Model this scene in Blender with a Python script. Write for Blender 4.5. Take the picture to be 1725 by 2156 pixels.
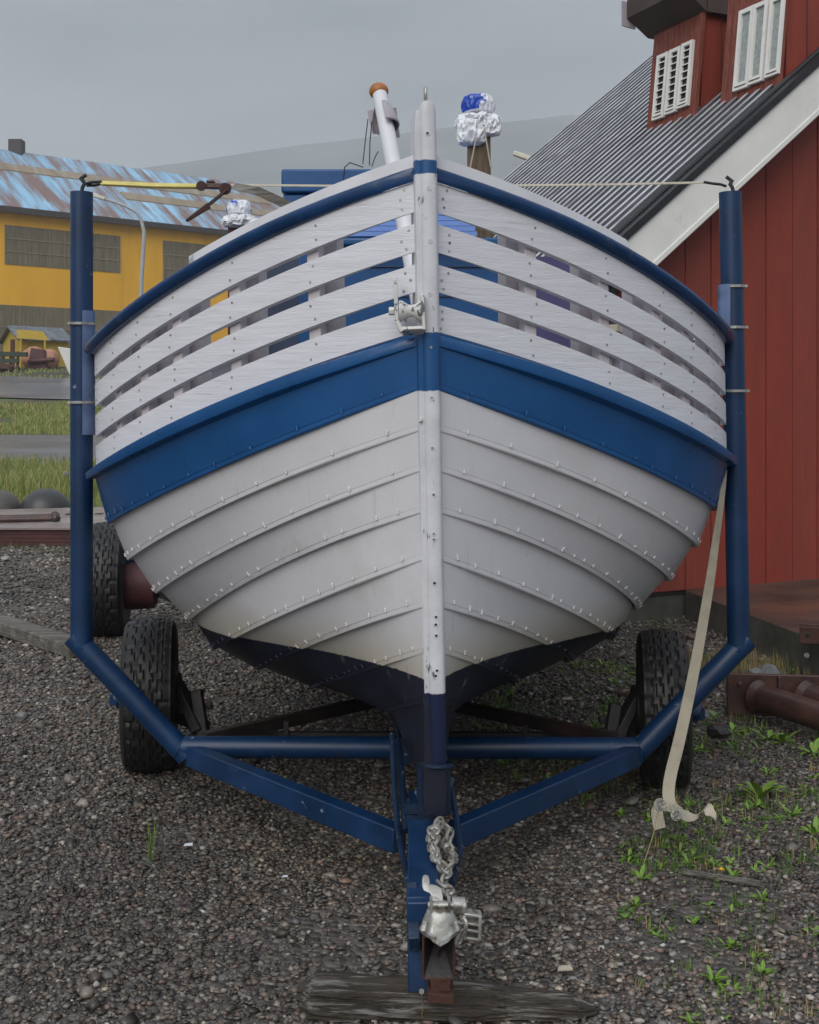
import bpy, math, random
import numpy as np
from mathutils import Vector as V, Matrix, noise as mnoise
R = math.radians
random.seed(7); rng = np.random.default_rng(7)
S = bpy.context.scene
for o in list(bpy.data.objects): bpy.data.objects.remove(o)
COL = S.collection

# ------------------------------------------------------------------ camera
F = 2475.0; CX = 862.5; HY = 850.0; EYE = 1.6          # focal length / picture centre / horizon, 1725 px wide picture
cd = bpy.data.cameras.new('camera'); cam = bpy.data.objects.new('camera', cd); COL.objects.link(cam)
cam.location = (0, 0, EYE); cam.rotation_euler = (R(90), 0, 0)
cd.sensor_fit = 'HORIZONTAL'; cd.sensor_width = 36; cd.lens = 36*F/1725
cd.shift_y = -(1078-HY)/1725; cd.clip_start = .05; cd.clip_end = 6000
S.camera = cam
# ------------------------------------------------------------------ world: overcast sky
SUN_EL, SUN_AZ = 38, 200
wd = bpy.data.worlds.new('World'); S.world = wd; wd.use_nodes = True
nt = wd.node_tree; nt.nodes.clear()
def wn(t, **k):
    n = nt.nodes.new(t)
    for a, b in k.items(): setattr(n, a, b)
    return n
sky = wn('ShaderNodeTexSky', sky_type='NISHITA', sun_disc=False, sun_elevation=R(SUN_EL), sun_rotation=R(SUN_AZ), air_density=1.0, dust_density=6.0)
tc = wn('ShaderNodeTexCoord'); sp = wn('ShaderNodeSeparateXYZ'); nt.links.new(tc.outputs['Generated'], sp.inputs[0])
mr = wn('ShaderNodeMapRange'); mr.inputs[1].default_value = .28; mr.inputs[2].default_value = .95
mr.inputs[3].default_value = 1.0; mr.inputs[4].default_value = 3.2; nt.links.new(sp.outputs[2], mr.inputs[0])
mp = wn('ShaderNodeMapping'); mp.inputs['Scale'].default_value = (1.6, 1.6, 7); nt.links.new(tc.outputs['Generated'], mp.inputs[0])
no = wn('ShaderNodeTexNoise'); no.inputs['Scale'].default_value = 1.6; no.inputs['Detail'].default_value = 5; no.inputs['Roughness'].default_value = .5
nt.links.new(mp.outputs[0], no.inputs[0])
cr = wn('ShaderNodeValToRGB'); cr.color_ramp.elements[0].position = .3; cr.color_ramp.elements[1].position = .68
cr.color_ramp.elements[0].color = (2.0, 2.25, 2.6, 1); cr.color_ramp.elements[1].color = (5.4, 5.7, 6.2, 1)
nt.links.new(no.outputs[0], cr.inputs[0])
ml = wn('ShaderNodeMapRange'); ml.inputs[1].default_value = .03; ml.inputs[2].default_value = .26; ml.inputs[3].default_value = 1.12; ml.inputs[4].default_value = .78; nt.links.new(sp.outputs[2], ml.inputs[0])
mk = wn('ShaderNodeMath', operation='MULTIPLY'); nt.links.new(mr.outputs[0], mk.inputs[0]); nt.links.new(ml.outputs[0], mk.inputs[1])
vm = wn('ShaderNodeVectorMath', operation='SCALE'); nt.links.new(cr.outputs[0], vm.inputs[0]); nt.links.new(mk.outputs[0], vm.inputs['Scale'])
mx = wn('ShaderNodeMixRGB'); mx.inputs[0].default_value = .93
nt.links.new(sky.outputs[0], mx.inputs[1]); nt.links.new(vm.outputs[0], mx.inputs[2])
bg = wn('ShaderNodeBackground'); bg.inputs[1].default_value = .087; nt.links.new(mx.outputs[0], bg.inputs[0])
wo = wn('ShaderNodeOutputWorld'); nt.links.new(bg.outputs[0], wo.inputs[0])
# ------------------------------------------------------------------ soft overcast sun
sl = bpy.data.lights.new('sun', 'SUN'); sl.energy = 1.5; sl.angle = R(50); sl.color = (1, .97, .93)
so = bpy.data.objects.new('sun', sl); COL.objects.link(so); so.location = (0, -5, 12)
so.rotation_euler = (R(90-SUN_EL), 0, R(180-SUN_AZ))
S.view_settings.view_transform = 'Standard'; S.view_settings.look = 'None'; S.cycles.volume_bounces = 4; S.view_settings.exposure = 0.17; S.view_settings.gamma = 1

# ================================================================== helpers
def W(x, y, Y): return V(((x-CX)/F*Y, Y, EYE-(y-HY)/F*Y))
def proj(p): return (CX+F*p.x/p.y, HY-F*(p.z-EYE)/p.y)
def hit(x, y, P, n):
    d = V(((x-CX)/F, 1, -(y-HY)/F)); o = V((0, 0, EYE))
    return o + d*((P-o).dot(n)/d.dot(n))

class MB:
    def __init__(s): s.v = []; s.f = []; s.m = []
    def add(s, vs, fs, m=0):
        b = len(s.v); s.v += [tuple(v) for v in vs]
        for f in fs: s.f.append([b+i for i in f]); s.m.append(m)
        return s
    def hexa(s, p, m=0):      # p: 4 bottom + 4 top
        return s.add(p, [(3,2,1,0),(4,5,6,7),(0,1,5,4),(1,2,6,5),(2,3,7,6),(3,0,4,7)], m)
    def box(s, c, size, rot=None, m=0):
        c = V(c); hx, hy, hz = [q/2 for q in size]
        p = [V((x,y,z)) for z in (-hz,hz) for x,y in ((-hx,-hy),(hx,-hy),(hx,hy),(-hx,hy))]
        if rot: p = [rot @ q for q in p]
        return s.hexa([c+q for q in p], m)
    def beam(s, a, b, w, h, up=(0,0,1), m=0, w2=None, h2=None):
        a, b = V(a), V(b); d = (b-a).normalized(); sx = d.cross(V(up)).normalized(); uz = sx.cross(d).normalized()
        w2 = w2 or w; h2 = h2 or h; p = []
        for q, ww, hh in ((a,w,h),(b,w2,h2)):
            p += [q-sx*ww/2-uz*hh/2, q+sx*ww/2-uz*hh/2, q+sx*ww/2+uz*hh/2, q-sx*ww/2+uz*hh/2]
        return s.hexa(p, m)
    def tube(s, pts, r, seg=12, m=0, caps=True, closed=False):
        pts = [V(p) for p in pts]; n = len(pts); rs = r if isinstance(r, (list,tuple)) else [r]*n
        fr = []; nrm = None
        for i in range(n):
            if closed: d = (pts[(i+1)%n]-pts[i-1]).normalized()
            elif i == 0: d = (pts[1]-pts[0]).normalized()
            elif i == n-1: d = (pts[-1]-pts[-2]).normalized()
            else: d = ((pts[i+1]-pts[i]).normalized()+(pts[i]-pts[i-1]).normalized()).normalized()
            if nrm is None: nrm = d.orthogonal().normalized()
            nrm = (nrm-d*nrm.dot(d)).normalized(); bn = d.cross(nrm)
            k = 1.0
            if 0 < i < n-1 and not closed:
                k = 1/max(.5, d.dot((pts[i+1]-pts[i]).normalized()))
                side = ((pts[i+1]-pts[i]).normalized()-(pts[i]-pts[i-1]).normalized())
                side = side.normalized() if side.length > 1e-4 else None
            else: side = None
            ring = []
            for j in range(seg):
                a = 2*math.pi*j/seg; o = nrm*math.cos(a)*rs[i]+bn*math.sin(a)*rs[i]
                if side: o += side*(o.dot(side))*(k-1)
                ring.append(pts[i]+o)
            fr.append(ring)
        vs = [q for ring in fr for q in ring]; fs = []
        for i in range(n if closed else n-1):
            for j in range(seg):
                a, b = i*seg, ((i+1)%n)*seg
                fs.append((a+j, a+(j+1)%seg, b+(j+1)%seg, b+j))
        if caps and not closed: fs += [tuple(range(seg))[::-1], tuple(range((n-1)*seg, n*seg))]
        return s.add(vs, fs, m)
    def loft(s, secs, m=0, caps=True, closed=True, ms=None):
        k = len(secs[0]); vs = [q for sec in secs for q in sec]; b = len(s.v); s.v += [tuple(v) for v in vs]
        for i in range(len(secs)-1):
            for j in range(k if closed else k-1):
                s.f.append([b+i*k+j, b+i*k+(j+1)%k, b+(i+1)*k+(j+1)%k, b+(i+1)*k+j]); s.m.append(ms[j] if ms else m)
        if caps and closed:
            s.f.append([b+j for j in range(k)][::-1]); s.m.append(m)
            s.f.append([b+(len(secs)-1)*k+j for j in range(k)]); s.m.append(m)
        return s
    def lathe(s, prof, o, axis, seg=32, m=0, a0=0, a1=2*math.pi):
        o = V(o); ax = V(axis).normalized(); e1 = ax.orthogonal().normalized(); e2 = ax.cross(e1)
        full = abs(a1-a0-2*math.pi) < 1e-6; n = seg if full else seg+1; vs = []
        for i in range(n):
            a = a0+(a1-a0)*i/seg
            for h, r in prof: vs.append(o+ax*h+(e1*math.cos(a)+e2*math.sin(a))*r)
        k = len(prof); fs = []
        for i in range(seg):
            for j in range(k-1): fs.append((i*k+j, i*k+j+1, ((i+1)%n)*k+j+1, ((i+1)%n)*k+j))
        return s.add(vs, fs, m)
    def blob(s, c, r, sub=3, amp=.2, fr=3, seed=0, m=0, flat=None):
        import bmesh
        bm = bmesh.new(); bmesh.ops.create_icosphere(bm, subdivisions=sub, radius=1); r = V(r) if not isinstance(r,(int,float)) else V((r,r,r))
        vs = []
        for v in bm.verts:
            d = v.co.normalized(); n_ = mnoise.noise(d*fr+V((seed*7.3, seed*3.1, 0)))*amp + mnoise.noise(d*fr*2.7+V((0, seed*5.1, 3)))*amp*.5
            q = d*(1+n_); q = V((q.x*r.x, q.y*r.y, q.z*r.z))
            if flat is not None: q.z = max(q.z, flat)
            vs.append(V(c)+q)
        fs = [[v.index for v in f.verts] for f in bm.faces]; bm.free()
        return s.add(vs, fs, m)
    def build(s, name, mats, parent=None, smooth=40, bevel=0):
        me = bpy.data.meshes.new(name); o = bpy.data.objects.new(name, me); COL.objects.link(o)
        off = V((0,0,0)); p = parent
        while p is not None: off += p.location; p = p.parent
        if parent is None and s.v:
            a = np.array(s.v); off = V(((a[:,0].min()+a[:,0].max())/2, (a[:,1].min()+a[:,1].max())/2, a[:,2].min())); o.location = off
        me.from_pydata([(v[0]-off.x, v[1]-off.y, v[2]-off.z) for v in s.v], [], s.f)
        if not isinstance(mats, (list,tuple)): mats = [mats]
        for m in mats: me.materials.append(m)
        me.polygons.foreach_set('material_index', s.m)
        import bmesh
        bm = bmesh.new(); bm.from_mesh(me); bmesh.ops.recalc_face_normals(bm, faces=bm.faces); bm.to_mesh(me); bm.free()
        if smooth:
            me.shade_smooth(); me.set_sharp_from_angle(angle=R(smooth))
        if bevel:
            b = o.modifiers.new('bevel', 'BEVEL'); b.width = bevel; b.segments = 2; b.limit_method = 'ANGLE'; b.angle_limit = R(50)
        if parent: o.parent = parent
        return o
def tag(o, label=None, cat=None, group=None, kind=None):
    if label: o['label'] = label
    if cat: o['category'] = cat
    if group: o['group'] = group
    if kind: o['kind'] = kind
    return o
def thing(name, loc, label, cat, group=None):
    o = bpy.data.objects.new(name, None); COL.objects.link(o); o.location = loc; o.empty_display_size = .2
    return tag(o, label, cat, group)

# ------------------------------------------------------------------ materials
def nodes(m): return m.node_tree.nodes, m.node_tree.links
def mat(name, col, rough=.6, var=.18, scale=6, bump=.15, bscale=60, bdist=.004, metal=0, spec=.5,
        stretch=(1,1,1), c2=None, c2pos=(.55,.7), c2scale=8, c2stretch=None, rotz=0, fine=.0, coat=0, coords='Object', detail=6):
    m = bpy.data.materials.new(name); m.use_nodes = True; N, L = nodes(m); b = N['Principled BSDF']
    tcn = N.new('ShaderNodeTexCoord'); src = tcn.outputs[coords]
    if rotz:
        rm = N.new('ShaderNodeMapping'); rm.inputs['Rotation'].default_value = (0,0,rotz); L.new(src, rm.inputs[0]); src = rm.outputs[0]
    mpn = N.new('ShaderNodeMapping'); mpn.inputs['Scale'].default_value = stretch; L.new(src, mpn.inputs[0])
    n1 = N.new('ShaderNodeTexNoise'); n1.inputs['Scale'].default_value = scale; n1.inputs['Detail'].default_value = detail; L.new(mpn.outputs[0], n1.inputs[0])
    r1 = N.new('ShaderNodeValToRGB'); r1.color_ramp.elements[0].position = .3; r1.color_ramp.elements[1].position = .7
    r1.color_ramp.elements[0].color = tuple(c*(1-var) for c in col)+(1,); r1.color_ramp.elements[1].color = tuple(min(1, c*(1+var)) for c in col)+(1,)
    L.new(n1.outputs[0], r1.inputs[0]); out = r1.outputs[0]
    if fine:
        n3 = N.new('ShaderNodeTexNoise'); n3.inputs['Scale'].default_value = 220; n3.inputs['Detail'].default_value = 2; L.new(src, n3.inputs[0])
        mm = N.new('ShaderNodeMixRGB'); mm.blend_type = 'OVERLAY'; mm.inputs[0].default_value = fine; L.new(out, mm.inputs[1]); L.new(n3.outputs[0], mm.inputs[2]); out = mm.outputs[0]
    if c2:
        m2 = N.new('ShaderNodeMapping'); m2.inputs['Scale'].default_value = c2stretch or stretch; m2.inputs['Location'].default_value = (3.1,1.7,5.2); L.new(src, m2.inputs[0])
        n2 = N.new('ShaderNodeTexNoise'); n2.inputs['Scale'].default_value = c2scale; n2.inputs['Detail'].default_value = 8; n2.inputs['Roughness'].default_value = .65; L.new(m2.outputs[0], n2.inputs[0])
        r2 = N.new('ShaderNodeValToRGB'); r2.color_ramp.elements[0].position = c2pos[0]; r2.color_ramp.elements[1].position = c2pos[1]; L.new(n2.outputs[0], r2.inputs[0])
        mm = N.new('ShaderNodeMixRGB'); L.new(r2.outputs[0], mm.inputs[0]); L.new(out, mm.inputs[1]); mm.inputs[2].default_value = tuple(c2)+(1,); out = mm.outputs[0]
    L.new(out, b.inputs['Base Color'])
    b.inputs['Roughness'].default_value = rough; b.inputs['Metallic'].default_value = metal; b.inputs['Specular IOR Level'].default_value = spec
    if coat: b.inputs['Coat Weight'].default_value = coat; b.inputs['Coat Roughness'].default_value = .15
    # roughness variation
    mrr = N.new('ShaderNodeMapRange'); mrr.inputs[3].default_value = max(.05, rough-.12); mrr.inputs[4].default_value = min(1, rough+.12); L.new(n1.outputs[0], mrr.inputs[0]); L.new(mrr.outputs[0], b.inputs['Roughness'])
    if bump:
        nb = N.new('ShaderNodeTexNoise'); nb.inputs['Scale'].default_value = bscale; nb.inputs['Detail'].default_value = 5; L.new(mpn.outputs[0], nb.inputs[0])
        bn = N.new('ShaderNodeBump'); bn.inputs['Strength'].default_value = bump; bn.inputs['Distance'].default_value = bdist; L.new(nb.outputs[0], bn.inputs['Height']); L.new(bn.outputs[0], b.inputs['Normal'])
    m['col'] = out.node.name
    return m
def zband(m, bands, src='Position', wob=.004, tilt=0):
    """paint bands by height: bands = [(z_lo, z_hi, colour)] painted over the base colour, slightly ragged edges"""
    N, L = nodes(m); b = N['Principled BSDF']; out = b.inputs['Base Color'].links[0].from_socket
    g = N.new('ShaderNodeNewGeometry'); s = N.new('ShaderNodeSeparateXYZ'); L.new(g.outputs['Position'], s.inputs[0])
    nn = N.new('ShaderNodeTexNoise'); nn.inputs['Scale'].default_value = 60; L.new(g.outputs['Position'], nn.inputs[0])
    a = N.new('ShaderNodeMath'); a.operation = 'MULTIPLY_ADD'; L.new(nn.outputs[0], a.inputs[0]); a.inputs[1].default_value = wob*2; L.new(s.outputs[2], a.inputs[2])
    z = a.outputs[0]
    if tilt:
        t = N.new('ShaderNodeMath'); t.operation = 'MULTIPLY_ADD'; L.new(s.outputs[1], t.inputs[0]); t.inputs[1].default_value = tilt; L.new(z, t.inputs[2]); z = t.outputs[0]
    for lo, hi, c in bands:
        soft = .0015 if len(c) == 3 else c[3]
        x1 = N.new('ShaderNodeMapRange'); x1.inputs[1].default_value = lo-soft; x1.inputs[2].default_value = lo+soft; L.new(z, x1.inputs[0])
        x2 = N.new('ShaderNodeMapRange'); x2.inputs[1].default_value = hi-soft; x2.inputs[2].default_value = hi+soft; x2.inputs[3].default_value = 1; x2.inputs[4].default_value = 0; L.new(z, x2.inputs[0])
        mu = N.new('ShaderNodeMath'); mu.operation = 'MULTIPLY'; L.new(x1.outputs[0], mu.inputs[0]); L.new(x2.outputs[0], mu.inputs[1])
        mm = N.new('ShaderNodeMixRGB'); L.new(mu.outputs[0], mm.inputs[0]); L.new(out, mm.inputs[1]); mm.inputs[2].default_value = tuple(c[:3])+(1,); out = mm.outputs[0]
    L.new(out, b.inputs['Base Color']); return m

BLUE = (.005, .070, .215); NAVY = (.011, .013, .027)
M = {}
M['white'] = mat('white_painted_boards', (.655,.665,.71), .38, .08, 5, .45, 20, .003, stretch=(1.2,1.2,22), c2=(.44,.41,.41), c2pos=(.58,.82), c2scale=5)
M['whitecap'] = mat('white_gloss_paint', (.66,.67,.71), .4, .06, 8, .15, 50)
M['inner'] = mat('inner_bulwark_paint', (.60,.56,.58), .6, .1, 5, .2, 30)
M['hull'] = mat('hull_white_paint', (.595,.595,.62), .34, .06, 2.2, .12, 120, .003, c2=(.50,.49,.475), c2pos=(.52,.85), c2scale=2.5, fine=.12)
M['blue'] = mat('blue_gloss_paint', BLUE, .3, .12, 5, .2, 150, .002, c2=(.03,.10,.25), c2pos=(.62,.85), c2scale=6, fine=.12)
M['railblue'] = mat('rail_blue_paint', (.006,.040,.125), .22, .2, 9, .2, 90, .002, c2=(.05,.08,.12), c2pos=(.6,.75), c2scale=14)
M['steel'] = mat('trailer_blue_paint', (.002,.026,.082), .42, .25, 6, .15, 90, .002, c2=(.012,.05,.15), c2pos=(.55,.8), c2scale=4, fine=.1)
M['steeld'] = mat('trailer_dark_paint', (.005,.020,.052), .4, .25, 8, .25, 70, .002, c2=(.03,.055,.10), c2pos=(.6,.72), c2scale=16)
M['stem'] = mat('stem_white_paint', (.60,.61,.64), .4, .1, 12, .3, 70, .003, c2=(.16,.16,.17), c2pos=(.64,.68), c2scale=22, c2stretch=(1,1,.35))
M['rust'] = mat('rust', (.055,.022,.014), .75, .5, 14, .8, 60, .005, c2=(.20,.085,.03), c2pos=(.56,.72), c2scale=22)
M['rustdark'] = mat('dark_rust_wet', (.060,.030,.026), .38, .35, 7, .5, 50, .003, c2=(.11,.05,.035), c2pos=(.5,.7), c2scale=10, stretch=(1,1,1))
M['iron'] = mat('dark_iron', (.022,.020,.022), .5, .4, 12, .4, 60)
M['iron2'] = mat('rusty_dark_bar', (.022,.016,.016), .5, .4, 8, .4, 50, c2=(.07,.035,.025), c2pos=(.55,.75), c2scale=6)
M['tyre'] = mat('tyre_rubber', (.012,.012,.013), .5, .3, 18, .4, 90, .002, c2=(.032,.030,.027), c2pos=(.55,.8), c2scale=7)
M['galv'] = mat('galvanised_metal', (.38,.38,.355), .4, .3, 14, .5, 60, .003, metal=.5, c2=(.14,.115,.09), c2pos=(.54,.64), c2scale=28)
M['chain'] = mat('chain_metal', (.36,.35,.32), .5, .35, 20, .4, 80, .002, metal=.6, c2=(.12,.07,.04), c2pos=(.55,.65), c2scale=20)
M['whitegalv'] = mat('chipped_white_metal', (.62,.62,.60), .5, .1, 14, .4, 60, .002, c2=(.13,.14,.14), c2pos=(.56,.60), c2scale=40)
M['webbing'] = mat('pale_webbing', (.46,.42,.33), .85, .1, 10, .4, 400, .001, c2=(.30,.26,.19), c2pos=(.5,.75), c2scale=8)
M['yellow'] = mat('yellow_webbing', (.58,.50,.16), .75, .15, 18, .3, 300, .001)
M['oldwood'] = mat('weathered_wood', (.115,.105,.09), .85, .45, 3, 1, 14, .012, stretch=(1,7,9), c2=(.24,.23,.21), c2pos=(.5,.68), c2scale=3)
M['log'] = mat('log_wood', (.055,.045,.034), .85, .6, 3, 1, 9, .03, stretch=(1,12,12), c2=(.20,.195,.18), c2pos=(.52,.60), c2scale=4.5)
M['post'] = mat('brown_timber', (.12,.085,.05), .8, .4, 6, .6, 20, .006, stretch=(8,8,1), c2=(.22,.17,.10), c2pos=(.55,.75), c2scale=5)
M['maroon'] = mat('dark_red_timber', (.075,.02,.022), .6, .3, 8, .3, 30)
M['bag'] = mat('white_plastic_bag', (.74,.76,.80), .3, .06, 10, .4, 25, .01)
M['bagblue'] = mat('blue_plastic_print', (.01,.07,.42), .3, .1, 10, .3, 25, .01)
M['bagprint'] = mat('printed_plastic_bag', (.70,.73,.80), .28, .08, 14, .3, 22, .006, c2=(.01,.06,.42), c2pos=(.50,.515), c2scale=6, c2stretch=(1,1,.6))
M['bagfold'] = mat('folded_plastic_bag', (.74,.76,.80), .3, .08, 14, .35, 22, .006, c2=(.03,.10,.45), c2pos=(.66,.68), c2scale=12)
M['red'] = mat('red_boards', (.235,.036,.019), .7, .14, 5, .4, 18, .003, stretch=(16,16,1), c2=(.19,.030,.018), c2pos=(.45,.8), c2scale=1.6, c2stretch=(3,3,.6), fine=.1)
M['red2'] = mat('red_boards_faded', (.235,.042,.024), .7, .16, 4, .4, 18, .003, stretch=(16,16,1), c2=(.18,.034,.022), c2pos=(.4,.8), c2scale=1.2, c2stretch=(3,3,.6), fine=.1)
M['red3'] = mat('red_boards_dark', (.19,.031,.019), .65, .16, 4, .4, 18, .003, stretch=(16,16,1), c2=(.24,.045,.028), c2pos=(.45,.8), c2scale=1.7, c2stretch=(3,3,.6), fine=.1)
M['redold'] = mat('weathered_red_boards', (.17,.040,.024), .75, .3, 8, .4, 20, .003, stretch=(16,16,1), c2=(.30,.13,.10), c2pos=(.52,.75), c2scale=4, c2stretch=(12,12,1))
M['barge'] = mat('white_bargeboard', (.74,.74,.70), .5, .06, 4, .2, 30, c2=(.52,.50,.46), c2pos=(.62,.75), c2scale=5)
M['black'] = mat('black_verge', (.012,.012,.014), .4, .3, 20, .5, 60, c2=(.25,.25,.25), c2pos=(.70,.73), c2scale=40)
M['roof'] = mat('corrugated_roof_metal', (.50,.51,.55), .3, .2, 3, .1, 60, metal=.3, c2=(.20,.20,.22), c2pos=(.50,.66), c2scale=2.2, c2stretch=(1,3,1))
M['roofd'] = mat('roof_groove_shade', (.018,.018,.022), .4, .5, 3, 0, c2=(.07,.07,.08), c2pos=(.55,.7), c2scale=3)  # near-black for valley and rib-side faces: groove shade painted into the colour
M['soffit'] = mat('brown_soffit', (.06,.042,.035), .7, .3, 4, .2, 30)
M['glass'] = mat('window_glass', (.30,.34,.325), .15, .2, 30, .3, 25, .004)
M['darkin'] = mat('dark_interior', (.02,.02,.02), .9, .2, 5, 0)
M['concrete'] = mat('concrete', (.10,.10,.085), .85, .3, 5, .5, 30, .006, c2=(.05,.052,.04), c2pos=(.45,.7), c2scale=3)
M['slabtop'] = mat('wet_brown_slab', (.075,.045,.035), .55, .35, 3, .4, 30, .004, c2=(.15,.06,.035), c2pos=(.5,.7), c2scale=1.2)
M['stone'] = mat('grey_stone', (.16,.165,.165), .7, .3, 6, .8, 14, .01, c2=(.07,.07,.06), c2pos=(.5,.7), c2scale=9)
M['bobbin'] = mat('black_bobbin', (.035,.037,.036), .38, .3, 4, .3, 40, c2=(.08,.08,.07), c2pos=(.55,.8), c2scale=5)
M['bobbing'] = mat('grey_bobbin', (.085,.082,.07), .5, .3, 4, .3, 40)
M['plate'] = mat('pinkish_steel_plate', (.23,.18,.16), .35, .15, 3, .2, 20, c2=(.30,.29,.28), c2pos=(.5,.6), c2scale=1.3)
M['fyellow'] = mat('yellow_factory_paint', (.86,.45,.024), .7, .08, .5, 0, stretch=(1,1,.3), c2=(.62,.31,.04), c2pos=(.55,.85), c2scale=.5, c2stretch=(3,3,.3))
M['fgrp'] = mat('brown_fibreglass_sheet', (.16,.135,.085), .6, .3, 2, 0, stretch=(4,4,.25), c2=(.24,.21,.14), c2pos=(.5,.7), c2scale=1.5)
M['fdark'] = mat('dark_trim', (.05,.04,.04), .6, .2, 5, 0)
M['hutyellow'] = mat('hut_yellow_paint', (.48,.34,.045), .7, .12, 2, 0)
M['hutroof'] = mat('hut_roof', (.10,.11,.125), .5, .5, 1.2, 0, stretch=(3,3,1), c2=(.22,.26,.30), c2pos=(.5,.7), c2scale=1.2)
M['lamp'] = mat('grey_lamp_post', (.36,.38,.40), .4, .1, 5, 0)
M['cream'] = mat('cream_plastic', (.62,.60,.50), .4, .1, 5, 0)
M['orange'] = mat('orange_ball', (.33,.115,.022), .4, .2, 12, .2, 40)
M['mauve'] = mat('mauve_grey_paint', (.36,.33,.36), .5, .1, 10, .1, 40)
M['orangebuoy'] = mat('orange_buoy_plastic', (.42,.20,.12), .5, .3, 3, 0)
M['cabinlight'] = mat('light_blue_paint', (.17,.29,.62), .35, .1, 3, 0)
M['cabindark'] = mat('grey_blue_paint', (.035,.055,.10), .5, .25, 5, .1, 40)
M['purple'] = mat('purple_blue_paint', (.055,.045,.14), .5, .2, 5, .1, 40)
M['sheath'] = mat('grey_blue_plastic', (.10,.15,.27), .3, .3, 10, .2, 40, c2=(.35,.38,.42), c2pos=(.62,.7), c2scale=12, c2stretch=(1,1,.3))
M['leaf'] = mat('weed_leaf', (.15,.27,.035), .45, .25, 20, .2, 60)
M['leafdark'] = mat('weed_leaf_dark', (.075,.14,.03), .5, .3, 20, .2, 60)
M['straw'] = mat('dry_straw', (.34,.25,.12), .8, .3, 20, 0)
M['dclock'] = mat('dandelion_clock', (.45,.44,.40), .9, .1, 20, 0)
M['dflower'] = mat('yellow_petals', (.75,.50,.02), .6, .1, 20, 0)
M['asphalt'] = mat('wet_asphalt', (.085,.09,.10), .3, .25, .5, .3, 8, .01, stretch=(.4,1.5,1), c2=(.16,.17,.19), c2pos=(.45,.65), c2scale=.35)
M['hill'] = mat('hillside', (.11,.12,.11), .95, .5, .008, 0)
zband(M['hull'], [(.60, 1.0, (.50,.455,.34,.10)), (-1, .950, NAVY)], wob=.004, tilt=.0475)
def weave(m):
    N, L = nodes(m); b = N['Principled BSDF']; out = b.inputs['Base Color'].links[0].from_socket
    g = N.new('ShaderNodeNewGeometry'); sx = N.new('ShaderNodeSeparateXYZ'); L.new(g.outputs['Position'], sx.inputs[0]); w = []
    for i, k in ((0, 700), (2, 520)):
        a = N.new('ShaderNodeMath'); a.operation = 'MULTIPLY'; a.inputs[1].default_value = k; L.new(sx.outputs[i], a.inputs[0])
        t = N.new('ShaderNodeMath'); t.operation = 'SINE'; L.new(a.outputs[0], t.inputs[0]); w.append(t)
    mu = N.new('ShaderNodeMath'); mu.operation = 'MULTIPLY'; L.new(w[0].outputs[0], mu.inputs[0]); L.new(w[1].outputs[0], mu.inputs[1])
    x = N.new('ShaderNodeMapRange'); x.inputs[1].default_value = .1; x.inputs[2].default_value = .7; x.inputs[4].default_value = .5; L.new(mu.outputs[0], x.inputs[0])
    mm = N.new('ShaderNodeMixRGB'); L.new(x.outputs[0], mm.inputs[0]); L.new(out, mm.inputs[1]); mm.inputs[2].default_value = (.16,.13,.09,1); L.new(mm.outputs[0], b.inputs['Base Color'])
weave(M['webbing'])
def chips(m, col, scale, thr, st=(1,1,1), soft=.015, z=None):
    N, L = nodes(m); b = N['Principled BSDF']; out = b.inputs['Base Color'].links[0].from_socket
    t = N.new('ShaderNodeTexCoord'); mp_ = N.new('ShaderNodeMapping'); mp_.inputs['Scale'].default_value = st; mp_.inputs['Location'].default_value = (9,2,4); L.new(t.outputs['Object'], mp_.inputs[0])
    n = N.new('ShaderNodeTexNoise'); n.inputs['Scale'].default_value = scale; n.inputs['Detail'].default_value = 9; n.inputs['Roughness'].default_value = .7; L.new(mp_.outputs[0], n.inputs[0])
    x = N.new('ShaderNodeMapRange'); x.inputs[1].default_value = thr; x.inputs[2].default_value = thr+soft; L.new(n.outputs[0], x.inputs[0])
    mm = N.new('ShaderNodeMixRGB'); L.new(x.outputs[0], mm.inputs[0]); L.new(out, mm.inputs[1]); mm.inputs[2].default_value = tuple(col)+(1,); L.new(mm.outputs[0], b.inputs['Base Color'])
chips(M['steel'], (.16,.20,.26), 22, .655); chips(M['steel'], (.05,.025,.018), 9, .66, soft=.03); chips(M['steeld'], (.24,.28,.34), 34, .62); chips(M['blue'], (.14,.19,.28), 34, .68)
chips(M['stem'], (.10,.10,.12), 46, .655, (1,1,.4)); chips(M['hull'], (.30,.29,.27), 9, .70, (1,1,2.2), .05); chips(M['hull'], (.42,.38,.32), 4, .60, (6,6,.5), .2); chips(M['white'], (.40,.38,.36), 30, .70, (.5,.5,3)); chips(M['red'], (.33,.14,.10), 40, .70)
chips(M['railblue'], (.16,.19,.22), 22, .68); chips(M['tyre'], (.055,.050,.042), 14, .62, soft=.1); chips(M['barge'], (.16,.15,.13), 30, .73)
M['stemp'] = M['stem']
zband(M['stemp'], [(2.283, 2.323, BLUE), (1.642, 1.815, BLUE), (-1, .742, (.008,.014,.05))], wob=.004)

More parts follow.
